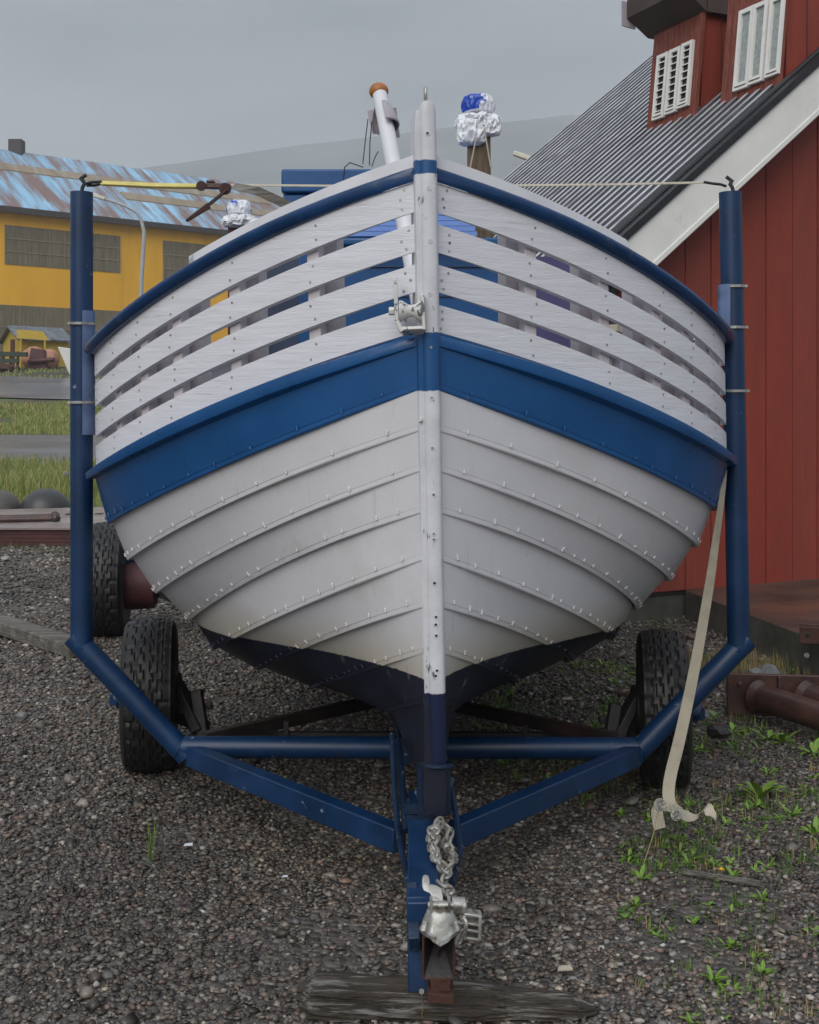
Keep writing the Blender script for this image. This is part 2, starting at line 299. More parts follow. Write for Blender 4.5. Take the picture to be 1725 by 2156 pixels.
# ================================================================== ground
KY = [-30, 0, 13, 15, 17, 20, 22, 29, 33, 40, 50, 60, 75, 90, 300, 900, 3000]
KZ = [0, 0, .024, .055, .13, .36, .42, .815, .90, 1.55, 2.49, 3.49, 4.08, 4.6, 7, 20, 60]
def gh(x, y):
    z = float(np.interp(y, KY, KZ))
    if y < 9: z += -.035*max(0, min(1, (x-.4)/1.2))*max(0, min(1, (8-y)/2))
    return z
def ghn(x, y):
    z = np.interp(y, KY, KZ)
    return z - .035*np.clip((x-.4)/1.2, 0, 1)*np.clip((8-y)/2, 0, 1)*(y < 9)
def ground_mat():
    m = mat('gravel_ground', (.060,.052,.047), .75, .35, 1.3, 0)
    N, L = nodes(m); b = N['Principled BSDF']; out = b.inputs['Base Color'].links[0].from_socket
    g = N.new('ShaderNodeNewGeometry')
    vo = N.new('ShaderNodeTexVoronoi'); vo.inputs['Scale'].default_value = 38; L.new(g.outputs['Position'], vo.inputs['Vector'])
    hs = N.new('ShaderNodeSeparateColor'); L.new(vo.outputs['Color'], hs.inputs[0])
    r = N.new('ShaderNodeValToRGB'); r.color_ramp.elements[0].color = (.035,.030,.028,1); r.color_ramp.elements[1].color = (.20,.18,.165,1); L.new(hs.outputs[0], r.inputs[0])
    mm = N.new('ShaderNodeMixRGB'); mm.inputs[0].default_value = .6; L.new(out, mm.inputs[1]); L.new(r.outputs[0], mm.inputs[2])
    s = N.new('ShaderNodeSeparateXYZ'); L.new(g.outputs['Position'], s.inputs[0])
    # earth and rough grass beyond the yard
    nn = N.new('ShaderNodeTexNoise'); nn.inputs['Scale'].default_value = .5; nn.inputs['Detail'].default_value = 8; L.new(g.outputs['Position'], nn.inputs[0])
    cr_ = N.new('ShaderNodeValToRGB'); cr_.color_ramp.elements[0].position = .35; cr_.color_ramp.elements[1].position = .6
    cr_.color_ramp.elements[0].color = (.075,.055,.04,1); cr_.color_ramp.elements[1].color = (.10,.14,.03,1); L.new(nn.outputs[0], cr_.inputs[0])
    yr = N.new('ShaderNodeMapRange'); yr.inputs[1].default_value = 14; yr.inputs[2].default_value = 16.5; L.new(s.outputs[1], yr.inputs[0])
    m2 = N.new('ShaderNodeMixRGB'); L.new(yr.outputs[0], m2.inputs[0]); L.new(mm.outputs[0], m2.inputs[1]); L.new(cr_.outputs[0], m2.inputs[2])
    # bare dark earth bank round the factory
    er = N.new('ShaderNodeMapRange'); er.inputs[1].default_value = 49; er.inputs[2].default_value = 52; L.new(s.outputs[1], er.inputs[0])
    er2 = N.new('ShaderNodeMapRange'); er2.inputs[1].default_value = 120; er2.inputs[2].default_value = 200; er2.inputs[3].default_value = 1; er2.inputs[4].default_value = 0; L.new(s.outputs[1], er2.inputs[0])
    mu = N.new('ShaderNodeMath'); mu.operation = 'MULTIPLY'; L.new(er.outputs[0], mu.inputs[0]); L.new(er2.outputs[0], mu.inputs[1])
    mu2 = N.new('ShaderNodeMath'); mu2.operation = 'MULTIPLY'; mu2.inputs[1].default_value = .75; L.new(mu.outputs[0], mu2.inputs[0])
    m3 = N.new('ShaderNodeMixRGB'); L.new(mu2.outputs[0], m3.inputs[0]); L.new(m2.outputs[0], m3.inputs[1]); m3.inputs[2].default_value = (.055,.045,.038,1)
    L.new(m3.outputs[0], b.inputs['Base Color'])
    bn = N.new('ShaderNodeBump'); bn.inputs['Strength'].default_value = 1; bn.inputs['Distance'].default_value = .02; bn.invert = True
    L.new(vo.outputs['Distance'], bn.inputs['Height']); L.new(bn.outputs[0], b.inputs['Normal'])
    return m
xs = [-3000,-900,-300,-120,-60,-40]+list(np.arange(-30, 30.1, 1.5))+[40,60,120,300,900,3000]
xs = sorted(set(xs) | set(np.arange(-3, 3.01, .25).round(3)))
ys = sorted(set([-30,-10,-3]+list(np.arange(0, 14, .5))+list(np.arange(14, 60, 1.0))+[60,65,70,75,80,90,110,150,220,300,600,900,1500,3000]))
gv = [(x, y, gh(x, y)) for y in ys for x in xs]; nx = len(xs)
gf = [(j*nx+i, j*nx+i+1, (j+1)*nx+i+1, (j+1)*nx+i) for j in range(len(ys)-1) for i in range(nx-1)]
g_ = MB(); g_.add(gv, gf); tag(g_.build('ground', ground_mat(), smooth=180), kind='structure')

def strip_sheet(name, y0, y1, dx, m, n=60, x0=-60, x1=20, lift=.006):
    b = MB(); vs = []; k = 6
    for i in range(n+1):
        x = x0+(x1-x0)*i/n
        for j in range(k+1):
            y = y0+(y1-y0)*j/k + dx*(x+8) + .25*mnoise.noise(V((x*.3, j*.1, y0)))*(1 if j in (0,k) else 0)
            vs.append((x, y, gh(x, y)+lift))
    b.add(vs, [(i*(k+1)+j, (i+1)*(k+1)+j, (i+1)*(k+1)+j+1, i*(k+1)+j+1) for i in range(n) for j in range(k)])
    return tag(b.build(name, m, smooth=180), kind='structure')
strip_sheet('road', 22.2, 28.6, -.06, M['asphalt'], lift=.03)
strip_sheet('road', 40.2, 49.5, -.35, M['asphalt'], lift=.05)

# gravel: crushed stones, one object
def gravel():
    ico = np.array([(0,0,-1),(.7236,-.5257,-.4472),(-.2764,-.8506,-.4472),(-.8944,0,-.4472),(-.2764,.8506,-.4472),(.7236,.5257,-.4472),(.2764,-.8506,.4472),(-.7236,-.5257,.4472),(-.7236,.5257,.4472),(.2764,.8506,.4472),(.8944,0,.4472),(0,0,1)])
    tri = np.array([(0,1,2),(1,0,5),(0,2,3),(0,3,4),(0,4,5),(1,5,10),(2,1,6),(3,2,7),(4,3,8),(5,4,9),(1,10,6),(2,6,7),(3,7,8),(4,8,9),(5,9,10),(6,10,11),(7,6,11),(8,7,11),(9,8,11),(10,9,11)])
    P = []
    for (a, b, dens, r0, r1) in ((2.6,4.2,5000,.0065,.0145),(4.2,6.2,3900,.007,.0155),(6.2,9,1900,.009,.019),(9,14.2,850,.012,.026)):
        w = .40*b+.25; n = int(dens*2*w*(b-a)); x = rng.uniform(-w, w, n); y = rng.uniform(a, b, n)
        k = np.abs(x) < .40*y+.2; x, y = x[k], y[k]
        fn = np.array([mnoise.noise(V((p*1.7+20, q*1.7, 9))) for p, q in zip(x, y)]); k = rng.random(len(x)) > np.clip((fn-.12)*3, 0, .62); x, y = x[k], y[k]
        r = r0+(r1-r0)*rng.random(len(x))**2.2
        big = rng.random(len(x)) < .010; r[big] *= rng.uniform(1.6, 2.6, big.sum())
        P.append(np.stack([x, y, r], 1))
    P = np.concatenate(P); n = len(P); P[:,2] *= 1.0
    q = rng.normal(size=(n,4)); q /= np.linalg.norm(q, axis=1)[:,None]
    w_, x_, y_, z_ = q.T
    Rm = np.stack([1-2*(y_*y_+z_*z_), 2*(x_*y_-z_*w_), 2*(x_*z_+y_*w_), 2*(x_*y_+z_*w_), 1-2*(x_*x_+z_*z_), 2*(y_*z_-x_*w_), 2*(x_*z_-y_*w_), 2*(y_*z_+x_*w_), 1-2*(x_*x_+y_*y_)], 1).reshape(n,3,3)
    sc = np.stack([rng.uniform(.8,1.35,n), rng.uniform(.65,1.1,n), rng.uniform(.45,.9,n)], 1)
    v = ico[None]*(1+rng.uniform(-.42,.34,(n,12,1)))*sc[:,None,:]*P[:,2][:,None,None]
    v = np.einsum('nij,nkj->nki', Rm, v); v[:,:,2] *= .66; v[:,:,0] *= 1.12
    v[:,:,0] += P[:,0][:,None]; v[:,:,1] += P[:,1][:,None]
    v[:,:,2] += (ghn(P[:,0], P[:,1]) + P[:,2]*rng.uniform(-.1,.6,n))[:,None]
    f = (tri[None]+(np.arange(n)*12)[:,None,None]).reshape(-1)
    me = bpy.data.meshes.new('gravel'); nv, nf = n*12, n*20
    me.vertices.add(nv); me.vertices.foreach_set('co', v.reshape(-1).astype(np.float32))
    me.loops.add(nf*3); me.loops.foreach_set('vertex_index', f.astype(np.int32))
    me.polygons.add(nf); me.polygons.foreach_set('loop_start', (np.arange(nf)*3).astype(np.int32)); me.polygons.foreach_set('loop_total', np.full(nf, 3, np.int32))
    me.update(calc_edges=True)
    pal = np.array([(.10,.086,.070),(.080,.060,.046),(.135,.120,.100),(.050,.045,.040),(.18,.165,.142),(.105,.072,.056),(.085,.084,.080),(.22,.185,.14)])
    pr = np.array([.25,.2,.14,.17,.06,.1,.06,.02]); c = pal[rng.choice(8, n, p=pr)]*(.5+1.7*rng.random((n,1))**1.6)
    pt = np.array([mnoise.noise(V((a*1.1, b*1.1, 0))) for a, b in P[:,:2]]); p2 = np.array([mnoise.noise(V((a*.45+4, b*.35, 3))) for a, b in P[:,:2]]); c *= (1+.35*pt+.5*p2)[:,None]
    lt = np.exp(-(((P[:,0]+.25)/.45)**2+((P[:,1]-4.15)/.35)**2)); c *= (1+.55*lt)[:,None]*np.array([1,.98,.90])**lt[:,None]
    wh = rng.random(n) < .0012; c[wh] = (.5,.5,.48)
    ca = me.attributes.new('stone_colour', 'FLOAT_COLOR', 'POINT')
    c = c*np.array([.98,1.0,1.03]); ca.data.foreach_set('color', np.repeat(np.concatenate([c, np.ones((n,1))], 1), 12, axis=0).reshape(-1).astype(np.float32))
    m = bpy.data.materials.new('gravel_stone'); m.use_nodes = True; N, L = nodes(m); b = N['Principled BSDF']
    at = N.new('ShaderNodeAttribute'); at.attribute_name = 'stone_colour'; L.new(at.outputs['Color'], b.inputs['Base Color'])
    g = N.new('ShaderNodeNewGeometry'); nn = N.new('ShaderNodeTexNoise'); nn.inputs['Scale'].default_value = 1.5; L.new(g.outputs['Position'], nn.inputs[0])
    mrr = N.new('ShaderNodeMapRange'); mrr.inputs[1].default_value = .3; mrr.inputs[2].default_value = .7; mrr.inputs[3].default_value = .28; mrr.inputs[4].default_value = .6; L.new(nn.outputs[0], mrr.inputs[0]); L.new(mrr.outputs[0], b.inputs['Roughness'])
    me.materials.append(m); o = bpy.data.objects.new('gravel', me); COL.objects.link(o)
    return tag(o, kind='stuff')
gravel()

# hill
def hill():
    sil = [(-900,420),(-300,400),(100,380),(350,347),(480,328),(600,309),(720,296),(870,278),(1000,262),(1100,253),(1220,240),(1500,215),(2000,190),(3200,170),(4200,260)]
    b = MB(); vs = []; n = 120; k = 16
    px = np.linspace(-900, 4200, n+1)
    py = np.interp(px, [p[0] for p in sil], [p[1] for p in sil])
    for i in range(n+1):
        for j in range(k+1):
            t = j/k; Y = 700+700*t; top = W(px[i], py[i]+2.5*mnoise.noise(V((px[i]*.02,0,0))), 1400)
            z = 18+(top.z-18)*(t**1.15) + 14*mnoise.noise(V((px[i]*.006, t*4, 2)))*math.sin(math.pi*t)
            vs.append((top.x, Y, z))
        vs.append((top.x, 2400, top.z-40))
    k1 = k+2
    b.add(vs, [(i*k1+j, (i+1)*k1+j, (i+1)*k1+j+1, i*k1+j+1) for i in range(n) for j in range(k1-1)])
    tag(b.build('hill', M['hill'], smooth=180), kind='structure')
hill()

# ================================================================== boat
AY, AR = R(2.3), R(1.0)
def bp(b, u, z):
    x = b*math.cos(AR)-(z-1.3)*math.sin(AR); z2 = 1.3+(z-1.3)*math.cos(AR)+b*math.sin(AR)
    return V((.06+x*math.cos(AY)-u*math.sin(AY), 3.5+u*math.cos(AY)+x*math.sin(AY), z2))
class Line:
    def __init__(s, pts, L, p=2.2, b0=.028):
        s.L, s.p, s.b0 = L, p, b0; s.W = 1.0; target = pts[-1][0]
        zg = 1.6
        for it in range(6):                      # half-breadth so that the outline is where the photo has it
            us = np.linspace(.05, L, 200); best = min(((proj(bp(-s.B(u), u, zg))[0], u) for u in us)); s.ue = best[1]
            d = best[0]-target; s.W += d*(3.5+s.ue)/F
            zg = EYE-(pts[-1][1]-HY)/F*(3.5+s.ue)
        U = []; Z = []
        for i, (x, y) in enumerate(pts):
            if i == len(pts)-1: u = s.ue
            else:
                lo, hi = 0, s.ue; z = 1.5
                for it in range(40):
                    u = (lo+hi)/2; Y = bp(-s.B(u), u, z).y; z = EYE-(y-HY)/F*Y
                    if proj(bp(-s.B(u), u, z))[0] > x: lo = u
                    else: hi = u
            Y = bp(-s.B(u), u, 1.5).y; zw = EYE-(y-HY)/F*Y
            z = zw + s.B(u)*math.sin(AR)
            U.append(u); Z.append(z)
        U = np.array(U); Z = np.array(Z); dg = 3 if len(pts) > 3 else 2
        rows = [[u**k for k in range(dg, -1, -1)] for u in U]; rhs = list(Z); wt = [1.0]*len(U); wt[0] = 6; wt[-1] = 6
        zz = Z[-1]; rows.append([k*s.ue**(k-1) if k else 0 for k in range(dg, -1, -1)]); rhs.append(-(EYE-zz)/(3.5+s.ue)); wt.append(2.5)
        wt = np.array(wt)[:,None]; s.c = np.linalg.lstsq(np.array(rows)*wt, np.array(rhs)*wt[:,0], rcond=None)[0]
        s.ze = float(np.polyval(s.c, s.ue)); s.sl = float(np.polyval(np.polyder(s.c), s.ue))
    def B(s, u):
        v = min(1, u/s.L); r = s.b0+s.W*(1-(1-v)**s.p)
        if u > 3.0: r *= max(.02, 1-((u-3.0)/3.8)**2.3)
        return r
    def k(s, u):
        v = min(.999, u/s.L); d = s.W*s.p/s.L*(1-v)**(s.p-1); return min(2.3, math.sqrt(1+d*d))*min(1, .15+u/.22)
    def z(s, u):
        if u <= s.ue: return float(np.polyval(s.c, u))
        t = .45; z = s.ze+max(-.3, min(.1, s.sl))*t*(1-math.exp(-(u-s.ue)/t))
        return z + .018*max(0, u-2.5)**2
    def P(s, side, u, db=0, dz=0): return bp(side*(s.B(u)+db), u, s.z(u)+dz)
RAIL = Line([(885,367),(682,448),(553,504),(435,555),(336,612),(257,658),(205,704),(192,735)], 1.15)
STR = Line([(887,702),(682,769),(553,812),(435,862),(336,902),(257,938),(213,962),(190,990)], 1.15)
SBT = Line([(887,731),(682,806),(553,850),(435,897),(336,938),(257,972),(200,1010)], 1.15)
LAPS = [Line([(887,820),(700,885),(500,970),(350,1040),(228,1103)], 1.2),
        Line([(890,907),(690,968),(500,1052),(385,1115),(270,1180)], 1.28),
        Line([(888,992),(780,1027),(600,1098),(450,1178),(330,1250)], 1.38),
        Line([(888,1080),(700,1142),(560,1207),(400,1308)], 1.5),
        Line([(887,1180),(700,1248),(600,1293),(508,1345),(452,1370)], 1.58),
        Line([(886,1280),(760,1320),(632,1370),(548,1412)], 1.6),
        Line([(886,1378),(790,1403),(668,1450)], 1.55),
        Line([(887,1484),(850,1490),(813,1498)], .95)]
US = [0]+list(np.cumsum([.03]*4+[.04]*39+[.15]*8+[.3]*13))
US = [u for u in US if u < 6.8]
boat = thing('boat', (0, 6.5, .37), 'white and blue clinker-built wooden boat with slatted bulwarks, bow on, sitting on the blue trailer', 'boat')
def plank(top, bot, mt, name, side, lab=None, nails=True, inset=.016, umin=.0):
    b = MB(); secs = []
    T = .018
    for u in [q for q in US if q >= umin]:
        kk = bot.k(u); tb, tz, bb, bz = max(.004, top.B(u)-inset*kk), top.z(u), bot.B(u), bot.z(u)
        d = V((bb-tb, bz-tz)); Ln = max(d.length, 1e-4); d /= Ln; n = V((-d.y, d.x))
        if n.x < 0: n = -n
        e = .0165; h = .0032*kk; T = .014*kk
        q = [V((tb,tz+.012)), V((bb,bz))-d*(e+.002), V((bb,bz))-d*(e+.002)-n*.003*kk, V((bb,bz))-d*e-n*.003*kk, V((bb,bz))-d*e+n*h*.6, V((bb,bz))-d*.003+n*h, V((bb,bz)), V((bb,bz))-n*T, V((tb,tz+.012))-n*T]
        secs.append([bp(side*p.x, u, p.y) for p in q])
    b.loft(secs)
    if nails:
        u = .05; rr = random.Random(hash(name)+side+int(bot.W*1000))
        while u < 1.9:
            tb, tz, bb, bz = top.B(u)-inset, top.z(u), bot.B(u), bot.z(u)
            d = V((bb-tb, bz-tz)).normalized(); n = V((-d.y, d.x)); n = n if n.x > 0 else -n
            for k in range(rr.choice([1,1,1,2])):
                p = V((bb,bz))-d*(.019+.006*rr.random()); c = bp(side*(p.x+n.x*.001), u+k*.018, p.y+n.y*.001) + V((0,-.0035,0))
                nn = (bp(side*n.x, 0, n.y)-bp(0,0,0)).normalized()
                hh = rr.choice([.003,.004,.006]); up = V((0,0,1)) - nn*nn.z; up.normalize(); sd = nn.cross(up)
                w_ = rr.uniform(.0022,.0036); q = []
                for off in (-.001, .004):
                    q += [c+nn*off-sd*w_-up*hh, c+nn*off+sd*w_-up*hh, c+nn*off+sd*w_*.6+up*(hh+rr.uniform(.002,.007)), c+nn*off-sd*w_*.6+up*(hh+.002)]
                b.hexa(q)
            u += rr.uniform(.045, .10)
    return b.build(name, mt, boat, smooth=11)
for side in (-1, 1):
    o = plank(SBT, LAPS[0], M['blue'], 'hull_plank', side, inset=.0); o['label'] = 'broad blue top plank'
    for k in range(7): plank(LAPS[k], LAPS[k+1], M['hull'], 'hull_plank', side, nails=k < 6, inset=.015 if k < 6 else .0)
# bottom below garboard to keel
b = MB(); secs = []
for u in US:
    g = LAPS[7]; bb = g.B(u); z = g.z(u)
    f_ = min(1, u/.5); m_ = .034+(bb-.034)*.42*f_; zk = .375-.065*f_; secs.append([bp(-bb+.003,u,z+.005), bp(bb-.003,u,z+.005), bp(m_,u,min(z-.03,.42)), bp(.030,u,zk+.035), bp(.030,u,zk), bp(-.030,u,zk), bp(-.030,u,zk+.035), bp(-m_,u,min(z-.03,.42))])
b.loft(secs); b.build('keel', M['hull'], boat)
# rubbing strake
for side in (-1, 1):
    b = MB(); secs = []
    for u in US:
        kk = STR.k(u)*.8+.2; b1, z1, b2, z2 = STR.B(u)-.012, STR.z(u), SBT.B(u), SBT.z(u); w = .027*kk
        q = [(b1-.03*kk,z1-.003),(b1+.002,z1),(b1+w*.75,z1-.007),(b1+w+.003,z1-.012),(b2+w+.006,z2+.006),(b2+w+.002,z2+.001),(b2,z2+.003),(b2-.03,z2)]
        secs.append([bp(side*p, u, z) for p, z in q])
    b.loft(secs); b.build('rubbing_strake', M['blue'], boat, smooth=35)
    # blue rail and white cap board
    b = MB(); secs = []
    for u in US:
        c = (RAIL.B(u)+.006, RAIL.z(u)); kk = RAIL.k(u); secs.append([bp(side*(c[0]+.021*kk*math.cos(a)), u, c[1]+.0215*math.sin(a)) for a in [i*math.pi/6 for i in range(12)]])
    b.loft(secs); b.build('blue_rail', M['railblue'], boat, smooth=60)
    b = MB(); secs = []
    lim = .40 if side < 0 else .36
    uu = [u for u in US if u < lim]+[lim-.012, lim]
    for i, u in enumerate(uu):
        c = (RAIL.B(u)-.004, RAIL.z(u)); h = .060 if i < len(uu)-1 else .048
        secs.append([bp(side*(c[0]+p), u, c[1]+z) for p, z in ((0,.0),(0,h),(-.035*RAIL.k(u),h+.002),(-.035*RAIL.k(u),0))])
    b.loft(secs); b.build('cap_board', M['whitecap'], boat, smooth=30); b = MB(); b.loft([[bp(side*(RAIL.B(u)-.02+p), u, RAIL.z(u)+z) for p, z in ((0,0),(0,.0245),(-.05,.026),(-.05,0))] for u in US if u > lim+.004]); b.build('cap_rail', M['whitecap'], boat, smooth=30)
    # slats
    FR = [(-.01,.188),(.265,.450),(.532,.714),(.797,.978)]
    for fi, (f0, f1) in enumerate(FR):
        b = MB(); secs = []
        def lp(u, f, side=side, db=0):
            zt, zb = RAIL.z(u)-.022, STR.z(u)+.002; bt, bb = RAIL.B(u)-.012, STR.B(u)-.022
            return bp(side*(bt+(bb-bt)*f+db), u, zt+(zb-zt)*f)
        for u in US:
            wv = .0015*mnoise.noise(V((u*3, fi, side)))
            kk = RAIL.k(u); secs.append([lp(u,f0+wv), lp(u,f1+wv), lp(u,f1+wv,db=-.011*kk), lp(u,f0+wv,db=-.011*kk)])
        b.loft(secs)
        uu = [(.022, (.2,.5,.8)),(.155,(.25,.75)),(.31,(.25,.75)),(.46,(.25,.75)),(.58,(.25,.75)),(.72,(.25,.75)),(.9,(.25,.75)),(1.15,(.3,.7))]
        for u, ff in uu:
            for q in ff:
                c = lp(u+random.uniform(-.008,.008), f0+(f1-f0)*(q+random.uniform(-.06,.06)), db=.0)
                t = (lp(u+.02,f0)-lp(u-.02,f0)).normalized(); n = V((t.y,-t.x,0)).normalized()
                if n.x*side < 0: n = -n
                b.tube([c-n*.003, c+n*.0012], .0042, 8, m=1)
        b.build('bulwark_board', [M['white'], M['galv']], boat, smooth=30)
    # stanchions
    for u in [.16,.31,.46,.58,.72,.9,1.2,1.7,2.3,3.0]:
        t = (RAIL.P(side,u+.03)-RAIL.P(side,u-.03)).normalized(); n = V((t.y,-t.x,0)).normalized(); n = n if n.x*side > 0 else -n
        t.z = 0; t.normalize(); p0 = bp(side*(STR.B(u)-.022),u,STR.z(u)-.08)-n*.042; p1 = bp(side*(RAIL.B(u)-.012),u,RAIL.z(u)-.02)-n*.042
        b = MB(); b.beam(p0, p1, .042, .040, up=n); b.build('stanchion', M['inner'], boat, bevel=.003)
        b = MB(); o_ = -n*.065-t*.012; b.beam(p0+o_, p1+o_, .085, .045, up=n); b.build('rib', M['inner'], boat, bevel=.003)
    # inner lining and inner rail
    b = MB(); secs = []
    for u in [q for q in US if q > 1.25]:
        secs.append([bp(side*(RAIL.B(u)-.12),u,STR.z(u)+.33), bp(side*(RAIL.B(u)-.105),u,STR.z(u)+.33), bp(side*(STR.B(u)-.12),u,STR.z(u)-.12), bp(side*(STR.B(u)-.135),u,STR.z(u)-.12)])
    b.loft(secs); b.build('bulwark_lining', M['inner'], boat)
# deck
b = MB(); secs = []
for u in [q for q in US if q > .2]:
    w_ = max(.01, STR.B(u)-.06-.06*STR.k(u)); z = STR.z(u)-.09; secs.append([bp(-w_,u,z),bp(w_,u,z),bp(w_,u,z-.03),bp(-w_,u,z-.03)])
b.loft(secs); b.build('deck', M['cabindark'], boat)
# stem with metal band, bolts and eye
b = MB()
zt = [.372,.45,.6,.8,1.0,1.3,1.6,1.9,2.2,2.40,2.44,2.466]
def stem_off(z): return -.03*max(0,(z-1.0))/1.4 + .10*max(0, (.75-z)/.4)**2*.3
secs = [];
for i, z in enumerate(zt):
    k = 1 if z < 2.40 else (1-.12*(z-2.40)/.066); uo = stem_off(z)
    secs.append([bp(.008+x*k, uo+u, z) for x, u in ((-.038,.01),(-.044,.125),(.030,.125),(.030,.01),(.024,.0),(-.034,.0))])
b.loft(secs)
b.build('stem', M['stemp'], boat, smooth=30, bevel=.002)
b = MB(); secs = []; zt2 = [.39]+zt[1:-2]+[2.46, 2.482, 2.492]
for i, z in enumerate(zt2):
    k = [1,1,1,1][0] if i < len(zt2)-2 else (.9 if i == len(zt2)-2 else .6); uo = stem_off(min(z,2.4))
    secs.append([bp(.014+x*k, uo+u, z) for x, u in ((-.025,.012),(.021,.012),(.0225,.002),(.020,-.006),(.012,-.0115),(-.002,-.013),(-.016,-.0115),(-.024,-.006),(-.0265,.002))])
b.loft(secs)
band = b.build('stem_band', M['stemp'], boat, smooth=50)
for y in (290,403,512,622,733,838,943,1040,1122,1134,1225,1296,1312,1335,1408,1419):
    z = EYE+(HY-y)/704; b = MB(); c = bp(.010+random.uniform(-.003,.003), stem_off(z)-.0135, z); n = V((0,-1,0))
    b.lathe([(-.002,.0072),(.0008,.007),(.0008,.0045),(-.001,.004)], c, n, 12); b.tube([c-n*.003,c+n*.0003],.004,8,m=1)
    b.build('bolt', [M['stemp'], M['iron'] if y < 300 or y > 1200 else M['galv']], band)
b = MB(); c = bp(.008, -.02, 2.515)
b.tube([c+V((0, math.cos(a)*.014, math.sin(a)*.022)) for a in [i*math.pi/8 for i in range(16)]], .0055, 8, closed=True); b.tube([c+V((0,0,-.035)), c+V((0,0,-.02))], .009, 10)
b.build('eye_bolt', M['galv'], boat)
# bow roller on the left of the stem
rl = MB(); Y = 3.46
ca = W(889,655,Y); cb = W(840,655,Y); ax = (cb-ca).normalized(); Ln = (cb-ca).length
rl.lathe([(0,.0),(0,.030),(.008,.031),(.018,.022),(.030,.0175),(.042,.0205),(.058,.031),(Ln,.032),(Ln,.0)], ca, ax, 28)
roll = MB(); roll.v, roll.f, roll.m = rl.v, rl.f, rl.m; ro = roll.build('bow_roller', M['whitegalv'], boat, smooth=50)
b = MB(); b.beam(W(832,583,Y), W(836,676,Y), .012, .05, up=(0,1,0)); b.beam(W(836,676,Y), W(847,699,Y), .012, .05, up=(0,1,0))
b.beam(W(847,697,Y), W(893,695,Y), .05, .010, up=(0,.3,1)); b.beam(W(893,695,Y), W(889,620,Y), .010, .05, up=(0,1,0))
b.tube([W(819,655,Y), W(832,655,Y)], .013, 6); b.tube([W(828,655,Y), W(895,655,Y)], .006, 8)
b.build('roller_bracket', M['whitegalv'], ro, bevel=.002)
# tie-off bolt on left of stem and two small bits
b = MB(); b.box(W(886,884,3.49), (.010,.02,.012)); b.tube([W(903,885,3.49), W(884,892,3.49)], .003, 6); b.build('bolt', M['whitegalv'], boat)
# cabin
def slab(b, x0, x1, y0, y1, Y, dep, m=0):      # upright block whose front face is seen between those picture lines
    p = W(x0,y0,Y); q = W(x1,y1,Y); b.hexa([V((p.x,Y,q.z)),V((q.x,Y,q.z)),V((q.x,Y+dep,q.z)),V((p.x,Y+dep,q.z)),V((p.x,Y,p.z)),V((q.x,Y,p.z)),V((q.x,Y+dep,p.z)),V((p.x,Y+dep,p.z))], m)
b = MB(); slab(b, 700, 1082, 518, 960, 6.0, 1.5)
for yy in (560, 622, 690): slab(b, 702, 1080, yy, yy+3, 5.99, .02, 1)
cabin = b.build('cabin', [M['blue'], M['cabindark']], boat, bevel=.01)
b = MB(); slab(b, 690, 1092, 500, 517, 5.93, 1.6); b.build('cabin_roof', M['blue'], cabin, bevel=.012)
b = MB(); slab(b, 545, 699, 540, 960, 6.02, 1.2); b.build('side_locker', M['cabindark'], boat, bevel=.01)
b = MB(); slab(b, 629, 699, 530, 960, 5.98, .06); b.build('locker_panel', M['blue'], boat, bevel=.006)
b = MB(); slab(b, 592, 806, 355, 405, 6.5, .7); slab(b, 596, 802, 408, 520, 6.52, .66)
b.build('wheelhouse', M['blue'], boat, bevel=.012)
b = MB()
for i in range(6):
    z0, z1 = 432+i*11, 442+i*11
    slab(b, 735-i*6, 985+i*4, z0, z1, 6.35-.05*i, .05)
slab(b, 735, 985, 430, 500, 6.42, .1)
b.build('hatch_boards', M['cabinlight'], boat)
b = MB(); slab(b, 1128, 1242, 540, 760, 5.6, .04); o = b.build('locker_side', M['purple'], boat)
b = MB(); b.beam(W(1290,690,5.2), W(1352,712,5.4), .05, .03); b.build('thwart', M['webbing'], boat)
# mast
b = MB(); p0, p1 = W(899,700,5.06), W(801,203,5.62); b.tube([p0, p0.lerp(p1,.5), p1, p1.lerp(p0,-.03)], [.046,.041,.036,.033], 24)
mast = b.build('mast', M['whitecap'], boat)
b = MB(); b.blob(W(798,192,5.64), (.047,.047,.042), 3, .03); b.build('mast_ball', M['orange'], mast)
b = MB(); c = W(803,217,5.6); axm = (p0-p1).normalized()
b.lathe([(-.01,.036),(.03,.050),(.075,.062),(.12,.066),(.125,.060),(.075,.056),(.03,.044),(-.01,.034)], c+axm*.02, axm, 20, a0=math.pi*.35, a1=math.pi*1.75)
b.beam(W(824,228,5.68), W(836,290,5.7), .050, .006, up=(0,1,.1), w2=.030); b.beam(W(780,232,5.66), W(788,282,5.66), .03, .006, up=(0,1,.1), w2=.018)
b.build('mast_bracket', M['mauve'], mast)
b = MB()
for pts in ([(775,250),(770,290),(764,345)],[(783,255),(779,300),(778,348)],[(797,318),(790,330),(783,350)],[(722,393),(726,352),(737,342),(765,352)]):
    b.tube([W(x,y,5.6) for x, y in pts], .0028, 5)
b.build('stay_wire', M['iron'], mast)
